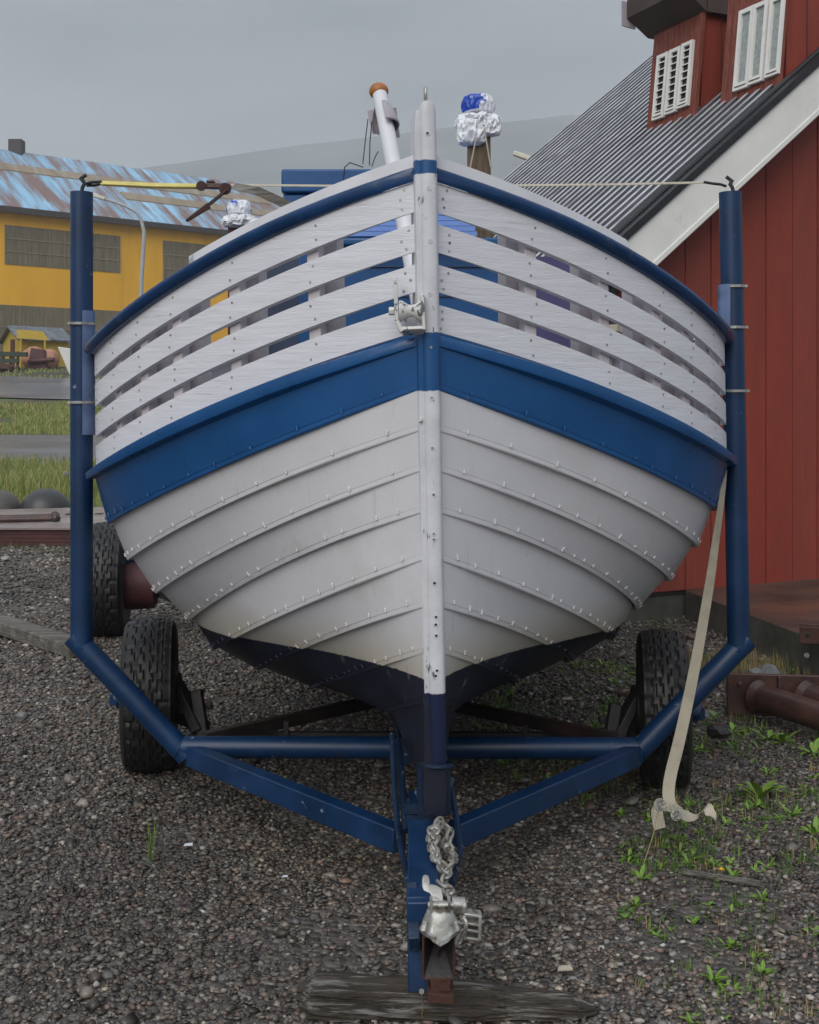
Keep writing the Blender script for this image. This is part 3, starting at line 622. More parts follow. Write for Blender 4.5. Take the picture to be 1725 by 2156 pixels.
# bollards
b = MB(); A = [W(x,y,6.55) for x,y in ((984,500),(1034,500),(1032,275),(985,275))]
A[0] = W(984,360,6.55); A[1] = W(1034,420,6.55)
b.hexa([W(996,505,6.4),W(1040,505,6.4),W(1040,505,6.55),W(996,505,6.55),W(984,400,6.4),W(1034,400,6.4),W(1034,400,6.55),W(984,400,6.55)])
b.hexa([W(984,400,6.4),W(1034,400,6.4),W(1034,400,6.55),W(984,400,6.55),W(984,250,6.4),W(1033,250,6.4),W(1033,250,6.55),W(984,250,6.55)])
b.build('bollard', M['post'], boat, bevel=.006)
b = MB(); p = W(506,480,5.6); b.beam(p+V((0,0,-.6)), p+V((0,0,.06)), .105, .10, up=(0,1,0)); b.build('bollard', M['maroon'], boat, bevel=.006)
b = MB(); c = W(569,462,5.2)
b.lathe([(-.05,.0),(-.05,.036),(-.005,.036),(.008,.034),(.02,.024),(.026,0)], c, (0,0,1), 24)
for i in range(14):
    a = i*2*math.pi/14; b.beam(c+V((math.cos(a)*.036,math.sin(a)*.036,-.04)), c+V((math.cos(a)*.034,math.sin(a)*.034,.008)), .006, .006)
b.build('filler_cap', M['iron'], boat)
b = MB(); b.blob(W(545,470,5.3), (.045,.03,.022), 3, .15); b.box(W(545,482,5.32),(.05,.03,.06)); b.build('fender_cap', M['bag'], boat)

# ================================================================== trailer
YP = 4.6
tr = thing('boat_trailer', (0, YP, 0), 'dark blue steel boat trailer with tall uprights, carrying the white boat', 'trailer')
PL = [(172,405),(172,1358),(378,1574)]; PR = [(1538,405),(1556,1363),(1350,1575)]
for pts in (PL, PR):
    b = MB(); q = [W(x,y,YP) for x,y in pts]
    b.tube(q[:2], .0435, 28); b.lathe([(0,.0435),(.004,.0445),(.008,.0435)], q[1].lerp(q[0],.001), (q[0]-q[1]), 28)
    up_ = b.build('upright', M['steel'], tr, smooth=50)
    b = MB(); b.tube([q[1].lerp(q[2],-.09), q[1], q[2], q[2].lerp(q[1],-.08)], .0432, 28); b.build('corner_tube', M['steel'], tr, smooth=50)
    # weld collars
    for c, d in ((q[1], V((.55 if pts is PL else -.55,0,1))), (q[2], V((1 if pts is PL else -1,0,-.42)))):
        b = MB(); d = d.normalized(); b.lathe([(-.004,.0445),(-.002,.048),(.002,.048),(.004,.0445)], c, d, 28)
        b.build('weld_bead', M['steel'], tr)
    # hook on top
    sgn = 1 if pts is PL else -1; t = q[0]+V((0,0,.0)); b = MB()
    b.tube([t, t+V((.003*sgn,0,.02)), t+V((.012*sgn,0,.035)), t+V((-.002,0,.055)), t+V((.018*(1 if pts is PL else -1.2),0,.07))] if pts is PL else
           [t+V((.012,0,0)), t+V((.008,0,.02)), t+V((.0,0,.032)), t+V((.006,0,.045)), t+V((-.016,0,.062))], .0075, 8)
    b.build('strap_hook', M['iron'], up_)
b = MB(); b.tube([W(384,1573,YP), W(1344,1576,YP)], .0425, 28); b.build('cross_tube', M['steel'], tr, smooth=50)
# pads tied to uprights
def half(b, x, y0, y1, Y, r, a0, a1, t=.006):
    p, q = W(x,y0,Y), W(x,y1,Y); secs = []
    for i in range(12):
        f = i/11; c = q.lerp(p, f); w_ = .004*mnoise.noise(V((0,0,i*.7)))
        aa = np.linspace(a0, a1, 9)
        secs.append([c+V((math.cos(a)*(r+w_), math.sin(a)*(r+w_), 0)) for a in aa]+[c+V((math.cos(a)*(r+w_-t), math.sin(a)*(r+w_-t), 0)) for a in aa[::-1]])
    b.loft(secs)
b = MB(); half(b, 172, 655, 915, YP, .052, -1.25, .6); pad = b.build('protective_pad', M['sheath'], tr)
b = MB(); half(b, 1540, 600, 700, YP, .052, math.pi-.6, math.pi+1.25); b.build('protective_pad', M['sheath'], tr)
for x, y in ((173,682),(173,847),(1543,604),(1545,690),(1548,823)):
    b = MB(); c = W(x,y,YP); b.lathe([(-.005,.050),(-.005,.0535),(.005,.0535),(.005,.050)], c, (0,0,1), 28)
    b.box(c+V((.04 if x > 800 else -.04,-.038,0)), (.012,.01,.010)); b.build('cable_tie', M['galv'], tr)
# A-frame bars and drawbar
J = W(862,1752,3.70)
b = MB(); b.beam(W(404,1590,YP-.02), W(842,1768,3.66), .055, .078); b.build('frame_bar', M['steel'], tr, bevel=.004)
b = MB(); b.beam(W(1338,1590,YP-.02), W(958,1757,3.72), .055, .078); b.build('frame_bar', M['steel'], tr, bevel=.004)
b = MB(); D0, D1 = W(888,1720,3.85), W(893,1922,2.98)
D1.z = .30; D0.z = .30
b.beam(D0, D1, .085, .07); db = b.build('drawbar', M['steel'], tr, bevel=.004)
b = MB(); b.beam(W(880,1885,3.02), W(884,2086,2.98), .058, .035, up=(0,1,0)); b.build('front_leg', M['steel'], tr, bevel=.003)
b = MB(); b.beam(W(868,1870,3.1), W(874,1990,2.95), .030, .05, up=(0,1,0)); b.build('leg_sleeve', M['steeld'], tr, bevel=.003)
# rusty jaw: a box section open to the front with inner flare
b = MB(); c = W(924,2018,2.92); w, h, d = .038, .052, .10
for (sx, sz, cx_, cz_) in ((.006,h*2,-w,0),(.006,h*2,w,0),(w*2,.006,0,h),(w*2,.006,0,-h)):
    b.box(c+V((cx_,d/2,cz_)), (sx,d,sz))
b.add([c+V((-w,.0,-h)),c+V((w,0,-h)),c+V((.010,.06,h*.2)),c+V((-.010,.06,h*.2))], [(0,1,2,3)], 1)
b.add([c+V((-w,.0,h)),c+V((-w,0,-h)),c+V((-.010,.06,h*.2)),c+V((-.008,.06,h))], [(0,1,2,3)], 1); b.add([c+V((w,.0,h)),c+V((w,0,-h)),c+V((.010,.06,h*.2)),c+V((.008,.06,h))], [(0,1,2,3)], 1)
b.box(c+V((0,.085,0)), (w*2,.006,h*2), m=1); b.beam(c+V((0,.01,h)), c+V((0,.05,-h*.6)), .006, .012)
b.box(c+V((.005,.03,-h-.016)), (.05,.06,.032)); b.box(c+V((.004,.03,-h-.042)), (.066,.09,.022), Matrix.Rotation(.12,3,'Y'))
b.build('coupling_socket', [M['rust'], M['iron']], tr, bevel=.002)
# coupler head and lever
b = MB(); c = W(927,1935,2.90)
secs = []
for z, w_, d_0, d_1 in ((-.030,.030,-.034,.03),(-.034,.040,-.044,.05),(-.029,.0465,-.048,.06),(-.021,.0475,-.046,.06),(-.017,.042,-.036,.06),(-.004,.040,-.030,.06),(.012,.034,-.024,.06),(.022,.030,-.018,.06),(.027,.024,-.010,.05),(.028,.012,-.004,.03)):
    ring = []
    for j in range(24):
        a = 2*math.pi*j/24; yy = math.sin(a); lobe = 1+.10*math.cos(4*a)*(1 if z < 0 else .3)
        cc = math.copysign(abs(math.cos(a))**.7, math.cos(a)); ring.append(c+V((cc*w_*lobe, (d_1 if yy > 0 else -d_0)*yy, z-(.016*max(0,-yy)**3*max(0,1-abs(math.cos(a))*2.2) if z < -.01 else 0))))
    secs.append(ring)
b.loft(secs); b.beam(c+V((-.034,-.02,.0)), c+V((-.040,-.034,-.018)), .008, .02); b.beam(c+V((.034,-.02,.0)), c+V((.040,-.034,-.018)), .008, .02); b.tube([c+V((.058,.03,.018)), c+V((.066,.03,.018))], .013, 6)
b.tube([c+V((-.03,0,.034)), c+V((.032,0,.034))], .0085, 10); b.tube([c+V((.03,.03,.022)), c+V((.062,.03,.02))], .020, 16)
b.beam(c+V((-.022,0,.0)), c+V((-.022,.0,.05)), .007, .03, up=(0,1,0)); b.beam(c+V((.022,0,.0)), c+V((.022,.0,.05)), .007, .03, up=(0,1,0))
cp = b.build('coupler', M['galv'], tr, smooth=50)
b = MB(); Yl = 2.93
pts = [(923,1908),(924,1882),(917,1872),(900,1866),(899,1850)]; wd_ = [.026,.026,.027,.024,.022]
secs = []
outl = [(912,1915),(910,1893),(905,1882),(892,1876),(889,1868),(889,1852),(892,1847),(897,1846),(903,1849),(905,1856),(905,1866),(920,1869),(931,1876),(933,1890),(933,1915)]
n_ = len(outl); fr_ = [W(x,y,Yl+(1915-y)*.0007) for x,y in outl]
b.add(fr_+[p+V((0,.009,.003)) for p in fr_], [tuple(range(n_)), tuple(range(n_,2*n_))[::-1]]+[(i,(i+1)%n_,n_+(i+1)%n_,n_+i) for i in range(n_)])
b.build('coupler_lever', M['galv'], cp, bevel=.002)
# lock hanging on the right
b = MB(); c = W(994,1948,2.93)
for sx in (-1,1): b.beam(c+V((.020*sx,0,.030)), c+V((.018*sx,0,-.030)), .008, .04, up=(0,1,0))
for z in (.030,.008,-.008,-.028): b.box(c+V((0,0,z)), (.042,.034,.007), Matrix.Rotation(.15,3,'Y'))
b.build('coupling_lock', M['galv'], tr, bevel=.002)
# safety chain
def chain(b, pts, link=.042, r=.0048):
    pts = [V(p) for p in pts]; d = [0]
    for i in range(1,len(pts)): d.append(d[-1]+(pts[i]-pts[i-1]).length)
    n = int(d[-1]/(link*.68)); k = 0
    for i in range(n):
        s_ = (i+.5)/n*d[-1]
        while k < len(d)-2 and s_ > d[k+1]: k += 1
        f = (s_-d[k])/(d[k+1]-d[k]); c = pts[k].lerp(pts[k+1], f); t = (pts[k+1]-pts[k]).normalized()
        e = t.cross(V((.3,1,.2))).normalized(); e = Matrix.Rotation((i%2)*R(80)+R(35)+random.uniform(-.3,.3), 3, t) @ e
        ring = []
        for a in [j*math.pi/6 for j in range(12)]:
            ring.append(c+t*(math.cos(a)*link*.40+ (link*.1 if math.cos(a)>0 else -link*.1))+e*math.sin(a)*link*.28)
        b.tube(ring, r, 6, closed=True)
b = MB()
chain(b, [W(930,1728,3.44), W(912,1742,3.40), W(906,1765,3.34), W(912,1795,3.26), W(925,1818,3.20), W(944,1840,3.14)])
chain(b, [W(926,1732,3.42), W(918,1755,3.36), W(914,1785,3.28), W(922,1815,3.20)])
chain(b, [W(932,1735,3.42), W(950,1752,3.40), W(938,1778,3.36), W(956,1800,3.30), W(952,1822,3.2), W(936,1834,3.15)])
chain(b, [W(944,1838,3.14), W(930,1862,3.07), W(948,1878,3.03), W(950,1905,2.97), W(966,1925,2.93), W(975,1950,2.90), W(965,1985,2.91)])
b.build('safety_chain', M['chain'], tr)
# cradle rods around the stem foot
b = MB()
b.tube([W(826,1545,3.95), W(831,1660,3.75), W(838,1750,3.58), W(848,1800,3.42), W(866,1885,3.12)], .0095, 8)
b.tube([W(838,1560,4.0), W(850,1690,3.72), W(855,1750,3.6)], .012, 8); b.tube([W(935,1590,3.8), W(950,1660,3.68), W(962,1725,3.55), W(970,1790,3.42), W(952,1862,3.14)], .0095, 8)
b.tube([W(952,1640,3.7), W(932,1700,3.62), W(925,1725,3.58)], .010, 8)
b.beam(W(852,1700,3.62), W(930,1700,3.62), .03, .03); b.beam(W(855,1722,3.62), W(930,1722,3.62), .10, .03)
b.tube([W(878,1665,3.7),W(895,1700,3.6),W(900,1715,3.58)], .010, 8)
b.build('stem_cradle', M['steeld'], tr)
b = MB(); c = bp(.012, .030, .515); b.lathe([(-.007,.044),(-.004,.050),(.004,.050),(.007,.044)], c, (0,.15,1), 28); b.beam(bp(-.02,.08,.50), bp(-.02,.10,.33), .05, .05); b.tube([bp(.012,.06,.51), bp(.012,.065,.36)], .040, 24)
b.build('stem_socket', M['steeld'], tr)
# rear frame: V bars and lower beam
b = MB(); b.beam(W(430,1556,4.66), W(430,1556,4.66).lerp(W(748,1486,5.25),1.45), .035, .05); b.build('rear_bar', M['iron2'], tr)
b = MB(); b.beam(W(1296,1556,4.66), W(1296,1556,4.66).lerp(W(985,1492,5.25),1.4), .035, .05); b.build('rear_bar', M['iron2'], tr)
b = MB(); b.beam(W(430,1548,4.95), W(1300,1550,4.95), .03, .03); b.beam(W(603,1518,4.93), W(603,1548,4.93), .02, .02, up=(0,1,0)); b.beam(W(1106,1528,4.93), W(1106,1550,4.93), .02, .02, up=(0,1,0)); b.build('rear_cross_beam', M['iron'], tr)
b = MB(); b.beam((.0,4.5,.27), (-.25,9.6,.30), .08, .10); b.build('spine_beam', M['steeld'], tr)
for y in (6.4, 8.4):
    b = MB(); b.box((-.12,y,.345), (.9,.08,.05)); b.build('bunk', M['oldwood'], tr)
def tyre(b, c, rad, w, ax=V((1,0,0)), seg=150, seed=0):
    ax = V(ax).normalized(); e1 = V((0,1,0)) - ax*ax.y; e1.normalize(); e2 = ax.cross(e1)
    ts = [(-.5,.60),(-.53,.68),(-.56,.80),(-.53,.91),(-.46,.965)]; nT = 28
    prof = list(ts)
    for i in range(nT+1):
        x = -.43+.86*i/nT; prof.append((x, 1-.035*(abs(x)/.43)**2.5))
    prof += [(-a, r) for a, r in ts[::-1]]
    vs = []
    for i in range(seg):
        a = 2*math.pi*i/seg
        for j, (x, r) in enumerate(prof):
            dep = 0
            if 5 <= j < 6+nT:
                zz = .035*(1 if (i//3) % 2 else -1)
                for g0 in (-.27,-.09,.09,.27):
                    if abs(x-(g0+zz)) < .022: dep = .022
                if (i % 6) in (0,) and abs(abs(x)-.36) < .1: dep = .022
                if (i % 6) == (3 if x > 0 else 0) and .09 < abs(x) < .25: dep = .016
            rr = (r-dep)*rad
            vs.append(c+ax*x*w+(e1*math.cos(a)+e2*math.sin(a))*rr)
    k = len(prof); fs = [(i*k+j, i*k+j+1, ((i+1)%seg)*k+j+1, ((i+1)%seg)*k+j) for i in range(seg) for j in range(k-1)]
    fs += [(i*k+k-1, i*k, ((i+1)%seg)*k, ((i+1)%seg)*k+k-1) for i in range(seg)]
    # flatten at the contact patch
    zmin = c.z-rad*.985
    vs = [V((v.x+(v.x-c.x)*.0, v.y, max(v.z, zmin))) for v in vs]
    b.add(vs, fs)
for side, c, hub in ((-1, W(317,1487,5.15), 0), (1, W(1396,1508,5.0), 0)):
    c.z = gh(c.x, c.y)+.318
    ax = V((1, .17, 0)) if side < 0 else V((1,-.16,.02))
    b = MB(); tyre(b, c, .330, .205 if side < 0 else .185, ax); whl = b.build('tyre', M['tyre'], tr, smooth=30)
    b = MB(); b.lathe([(-.085,.205),(-.07,.19),(-.03,.17),(.03,.165),(.075,.19),(.088,.205)], c, ax, 32); b.lathe([(-.05*side-.0,.0),(-.05*side,.17)], c, ax, 32); b.build('rim', M['steeld'], whl)
    b = MB(); s = side; b.tube([c+V((s*.05,0,0)), c+V((s*.150,0,-.02))], .045, 16); b.box(c+V((s*.160,0,-.02)), (.03,.045,.05)); b.build('hub', M['steel'], whl, bevel=.003)
    b = MB(); q = c+V((-s*.10,-.02,.0))
    b.lathe([(0,.0),(0,.10),(.03,.10),(.035,.0)], q, V((-s,0,0)), 24)
    b.beam(q+V((-s*.02,0,.06)), q+V((-s*.13,-.06,-.14)), .03, .11, up=(0,1,0), w2=.05); b.beam(q+V((-s*.11,-.03,.03)), q+V((-s*.15,-.08,-.16)), .05, .05, up=(0,1,0))
    b.beam(q+V((-s*.02,0,-.09)), q+V((-s*.16,-.05,-.13)), .05, .05, up=(0,1,0)); b.box(q+V((-s*.17,-.06,-.03)), (.03,.03,.03))
    b.build('suspension_arm', M['iron'], tr, bevel=.006)

# ================================================================== straps
def ribbon(b, pts, w, nrm=None, t=.002, wv=None, m=0):
    pts = [V(p) for p in pts]; secs = []
    for i, p in enumerate(pts):
        w_ = wv[i] if wv else V((0,0,1)); w_ = V(w_).normalized(); d = (pts[min(i+1,len(pts)-1)]-pts[max(i-1,0)]).normalized()
        w_ = (w_-d*w_.dot(d)).normalized(); n = d.cross(w_)
        secs.append([p-w_*w/2-n*t/2, p+w_*w/2-n*t/2, p+w_*w/2+n*t/2, p-w_*w/2+n*t/2])
    b.loft(secs, m)
def smoothpts(pts, k=6):
    pts = [V(p) for p in pts]; out = []
    for i in range(len(pts)-1):
        p0, p1, p2, p3 = pts[max(i-1,0)], pts[i], pts[i+1], pts[min(i+2,len(pts)-1)]
        for j in range(k):
            t = j/k; out.append(.5*((2*p1)+(p2-p0)*t+(2*p0-5*p1+4*p2-p3)*t*t+(3*p1-p0-3*p2+p3)*t**3))
    return out+[pts[-1]]
ts_ = thing('ratchet_strap', W(440,392,YP), 'thin yellow and white ratchet strap stretched between the tops of the blue uprights', 'strap')
b = MB(); tl = (0,.85,.53)
ribbon(b, [W(213,384,YP-.01), W(330,389,YP-.01), W(420,390,YP-.01)], .034, wv=[tl]*3); ribbon(b, [W(213,387,YP+.01), W(330,393,YP+.01), W(420,394,YP+.01)], .034, wv=[tl]*3)
b.build('yellow_webbing', M['yellow'], ts_)
b = MB(); w2 = (0,.92,.38)
ribbon(b, [W(478,389,YP), W(700,391,YP), W(860,391,YP), W(1100,390,YP), W(1300,388,YP), W(1480,384,YP)], .034, wv=[w2]*6)
b.build('white_webbing', M['webbing'], ts_)
b = MB(); ribbon(b, [W(492,391,YP-.02), W(545,403,YP-.05), W(590,424,YP-.08), W(618,438,YP-.1)], .036, wv=[(0,.6,.8),(0,.3,1),(0,.3,1),(0,.3,1)])
b.build('loose_end', M['oldwood'], ts_)
b = MB(); Yr = YP-.012
b.beam(W(418,391,Yr), W(486,393,Yr), .045, .018); b.tube([W(424,391,Yr-.03), W(424,391,Yr+.03)], .020, 14); b.tube([W(474,397,Yr-.03), W(474,397,Yr+.03)], .024, 14)
b.box(W(444,383,Yr), (.03,.04,.008))
b.build('ratchet', M['rustdark'], ts_, bevel=.002)
b = MB(); b.beam(W(478,400,Yr-.02), W(440,432,Yr-.03), .004, .040, up=(.7,0,.6)); b.beam(W(440,432,Yr-.03), W(392,465,Yr-.04), .040, .026, up=(.6,0,.8), w2=.03, h2=.012); b.beam(W(478,400,Yr+.02), W(436,434,Yr+.01), .004, .040, up=(.7,0,.6))
b.build('ratchet_handle', M['rustdark'], ts_, bevel=.002)
b = MB(); b.tube([W(182,386,YP), W(195,383,YP-.01), W(214,382,YP-.01)], .006, 8); b.tube([W(182,390,YP), W(198,390,YP+.01), W(216,386,YP+.01)], .006, 8); b.build('hook', M['iron'], ts_); b = MB()
b.tube([W(1530,392,YP), W(1518,388,YP), W(1500,386,YP-.01), W(1482,383,YP-.01)], .0055, 8); b.build('hook', M['iron'], ts_)
ws = thing('loose_strap', W(1415,1700,4.3), 'long pale webbing strap hanging down past the right wheel, its end curled on the gravel', 'strap')
b = MB()
pts = [(1528,985,4.47),(1520,1050,4.44),(1506,1150,4.43),(1492,1245,4.42),(1470,1370,4.41),(1448,1480,4.40),(1428,1570,4.38),(1414,1625,4.36),(1408,1665,4.34),(1412,1692,4.31),(1425,1704,4.26)]
sp_ = smoothpts([W(*p) for p in pts]); n = len(sp_)
ribbon(b, sp_, .046, wv=[V((1,-.2+.0*i,.12)) for i in range(n)]) if False else ribbon(b, sp_, .044, wv=[V((.35+.65*min(1,i/n*1.6), .6*(1-min(1,i/n*1.6)), .15)) for i in range(n)])
b.build('webbing', M['webbing'], ws)
b = MB()
sp_ = smoothpts([W(1424,1706,4.18),W(1445,1718,4.22),W(1470,1715,4.25),W(1488,1700,4.22),W(1496,1712,4.20),W(1503,1724,4.18)]); n = len(sp_)
ribbon(b, sp_, .040, wv=[V((.3,.8,.25+.5*math.sin(i*.35))) for i in range(n)])
sp_ = smoothpts([W(1420,1704,4.18),W(1402,1700,4.22),W(1388,1696,4.24),W(1384,1712,4.20),W(1390,1745,4.12)]); n = len(sp_)
ribbon(b, sp_, .042, wv=[V((1-.4*i/n,.5,.4)) for i in range(n)])
b.build('webbing_end', M['webbing'], ws)

# plastic bags
def bag(name, c, s, lab, seed, tail=True):
    t = thing(name, c, lab, 'plastic bag')
    def pleat(b, c, rx, h, n_, amp, top=1.0, sd=0, m=0):
        vs = []; A = 90; K = 22
        for j in range(K+1):
            f = j/K; r0 = (.80+.20*math.sin(math.pi*min(1, f*.9+.1)))*(math.sqrt(max(0, 1-((f-.86)/.14)**2)) if f > .86 else 1)*min(1, .55+f*5); r0 = max(r0, .03)
            for i in range(A):
                a = 2*math.pi*i/A; w_ = 1+amp*.9*(.5-2*abs(mnoise.noise(V((math.cos(a)*n_*.8, math.sin(a)*n_*.8, f*2.6+sd)))))+amp*.25*(.5-2*abs(mnoise.noise(V((math.cos(a)*n_*2.2, math.sin(a)*n_*2.2, f*5+sd)))))
                vs.append(c+V((math.cos(a)*rx*r0*w_, math.sin(a)*rx*.85*r0*w_, (f*h)+.01*s*mnoise.noise(V((math.cos(a)*2, math.sin(a)*2, sd))))))
        vs.append(c+V((0,0,h))); vs.append(c)
        b.add(vs, [(j*A+i, j*A+(i+1)%A, (j+1)*A+(i+1)%A, (j+1)*A+i) for j in range(K) for i in range(A)]+[(K*A+i, K*A+(i+1)%A, (K+1)*A) for i in range(A)]+[(i, (i+1)%A, (K+1)*A+1) for i in range(A)], m)
    b = MB(); pleat(b, c+V((0,0,-.01*s)), .080*s, .105*s, 3.5, .13, sd=seed)
    b.build('bag_top', M['bagprint'], t, smooth=40)
    b = MB(); rr = random.Random(seed)
    pleat(b, c+V((0,0,-.085*s)), .102*s, .085*s, 4, .35, sd=seed+4)
    b.lathe([(-.006*s,.07*s),(0,.079*s),(.005*s,.07*s)], c+V((0,0,-.002*s)), (0,.1,1), 20)
    if tail: pleat(b, c+V((-.035*s,-.045*s,-.165*s)), .062*s, .13*s, 4, .4, sd=seed+9); pleat(b, c+V((.052*s,-.045*s,-.12*s)), .05*s, .09*s, 4, .4, sd=seed+12)
    b.build('gathered_folds', M['bagfold'], t, smooth=40)
    return t
bt = bag('plastic_bag', W(1007,240,6.45), 1.12, 'white and blue plastic bag tied over the tall brown timber post right of the stem', 3)
b = MB()
for pts in ([(1003,290),(990,355)],[(1020,270),(1030,330),(1034,352)]): b.tube([W(x,y,6.3) for x,y in pts], .0045, 6)
b.build('string', M['webbing'], bt)
bag('plastic_bag', W(504,452,5.55), .72, 'crumpled white and blue plastic bag over the short dark red post at the left rail', 9, False)

# ================================================================== red house
ax_ = V((-.46,1,0)).normalized(); gx = V((1,.46,0)).normalized(); nG = -ax_
G0 = W(1400,1310,8.6)
def gp(x, y, off=0): return hit(x, y, G0-ax_*off, ax_)
def gt(p): return (p-G0).dot(gx)
hs = thing('red_house', (G0.x+2.5, G0.y+4, 0), 'red boarded house with steep corrugated roof, dormers and white bargeboard, right of the boat', 'house')
OFF = .28
e0, e1 = gp(1316,505,OFF), gp(1725,134,OFF); rk = (e1-e0).normalized(); rake = rk
up = V((0,0,1)); nR = rake.cross(ax_).normalized();  nR = nR if nR.z > 0 else -nR
far = hit(1065, 385, e0, nR); LEN = (far-e0).dot(ax_) ; LEN = max(LEN, 4)
tE = gt(gp(1300,800,OFF))                        # eave side
eave = e0+rake*((tE-gt(e0)-.05)/rake.dot(gx))
half_w = 4.6; ridge = eave+rake*(half_w/rake.dot(gx))
def roofp(t, l): return eave+rake*t+ax_*l          # t along the slope, l along the house
SL = (ridge-eave).length
print('HOUSE len', LEN, 'eave', eave, 'ridge', ridge, 'rake', rake)
# walls
b = MB(); rr = random.Random(4); t0 = gt(gp(1300,900,0)); t1 = t0+2*half_w-.5
def rz(t):                                       # underside of roof over gable coordinate t
    q = t-tE
    if q > half_w: q = 2*half_w-q
    return eave.z+q/rake.dot(gx)*rake.z-.06
t = t0; first = True
while t < t1:
    w_ = rr.choice([.235,.25,.262,.15]) if not first else .2; first = False
    d = rr.uniform(.0,.006); a, c_ = t+.0035, t+w_-.0035
    zb = .25-.02
    def bb_(tt, z, dd): return G0+gx*tt+V((0,0,z-G0.z))-ax_*dd
    b.hexa([bb_(a,zb,.02+d),bb_(c_,zb,.02+d),bb_(c_,zb,-.004),bb_(a,zb,-.004),bb_(a,rz(a),.02+d),bb_(c_,rz(c_),.02+d),bb_(c_,rz(c_),-.004),bb_(a,rz(a),-.004)], rr.choice([0,0,2,3]))
    t += w_
pp = [(t0,.2),(t1,.2),(t1,rz(t1)),(tE+half_w,rz(tE+half_w)),(t0,rz(t0))]
f1 = [G0+gx*a+V((0,0,z-G0.z))+ax_*.005 for a, z in pp]; f2 = [p+ax_*.1 for p in f1]
b.add(f1+f2, [tuple(range(5)), tuple(range(5,10))[::-1]]+[(i,(i+1)%5,5+(i+1)%5,5+i) for i in range(5)], 1)
gw = b.build('gable_wall', [M['red'], M['fdark'], M['red2'], M['red3']], hs, smooth=0)
b = MB()
for tt in (t0, t1-.1):
    b = MB(); q = [G0+gx*a+ax_*l+V((0,0,z-G0.z)) for z in (.2, eave.z-.02) for a, l in ((tt,.11),(tt+.1,.11),(tt+.1,LEN-.3),(tt,LEN-.3))]
    b.hexa(q); b.build('side_wall', M['red'], hs)
b = MB(); q = [G0+gx*a+ax_*l+V((0,0,z-G0.z)) for z in (-.1,.195) for a, l in ((t0+.03,.02),(t1,.02),(t1,LEN-.3),(t0+.03,LEN-.3))]; b.hexa(q); b.build('foundation', M['concrete'], hs)
# corrugated roof
def corr(l0, l1, side=0):
    b = MB(); pitch = .135; n = int((l1-l0)/pitch*8); secs = []
    for i in range(n+1):
        l = l0+(l1-l0)*i/n; ph = (i%8)/8; hgt = (0,0,.022,.044,.048,.046,.044,.030)[i%8]
        if side == 0: A, B_ = roofp(-.04,l), roofp(SL,l); nn = nR
        else:
            A = roofp(SL,l); B_ = A+V((gx.x*half_w, gx.y*half_w, -(ridge.z-eave.z))); nn = V((-nR.x,-nR.y,nR.z))
            nn = (ax_.cross(B_-A)).normalized(); nn = nn if nn.z > 0 else -nn
        secs.append([A+nn*hgt, A.lerp(B_,.33)+nn*hgt, A.lerp(B_,.66)+nn*hgt, B_+nn*hgt])
    vs = [p for s_ in secs for p in s_]
    for i in range(n):
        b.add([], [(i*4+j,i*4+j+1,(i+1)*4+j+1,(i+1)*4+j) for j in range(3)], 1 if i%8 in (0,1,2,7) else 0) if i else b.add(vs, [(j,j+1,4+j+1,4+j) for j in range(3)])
    b.f = [f if k < 3 else [q-len(vs) for q in f] for k, f in enumerate(b.f)]
    return b
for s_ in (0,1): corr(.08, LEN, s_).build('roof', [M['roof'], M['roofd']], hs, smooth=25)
b = MB(); q = [roofp(tt,l)-nR*d for d in (.05,.02) for tt, l in ((0,.03),(SL,.03),(SL,LEN-.05),(0,LEN-.05))]; b.hexa(q); b.build('roof_deck', M['fdark'], hs)
# black verge and bargeboard (both slopes meet at the ridge)
b = MB(); b.beam(roofp(-.06,.02)+nR*.025, roofp(SL,.02)+nR*.025, .13, .05, up=nR); b.tube([roofp(-.06,.07)+nR*.055, roofp(SL,.07)+nR*.055], .022, 8); b.build('verge_flashing', M['black'], hs)
l1_, l2_ = gp(1391,549,OFF), gp(1400,480,OFF)
bw = abs((gp(1500,447,OFF)-e0).dot(rake.cross(ax_).normalized()))  # board width
b = MB(); dn = -nR
b.beam(roofp(-.02,-.012)+dn*(bw/2+.004), roofp(SL+.1,-.012)+dn*(bw/2+.004), .03, bw, up=nR)
b.beam(roofp(.02,-.030)+dn*(bw*.93), roofp(SL,-.030)+dn*(bw*.93), .012, bw*.13, up=nR)
b.build('bargeboard', M['barge'], hs, bevel=.004)
b = MB(); q = []
for dz in (bw*.98, bw*.98-.02):
    q += [roofp(.0,0)+dn*dz, roofp(SL,0)+dn*dz, roofp(SL,OFF)+dn*dz, roofp(.0,OFF)+dn*dz]
b.hexa(q); b.build('verge_soffit', M['fdark'], hs)
b = MB(); b.beam(roofp(.05,.02)+dn*.10, roofp(.05,LEN-.1)+dn*.10, .25, .12, up=up); b.build('eave_box', M['redold'], hs)
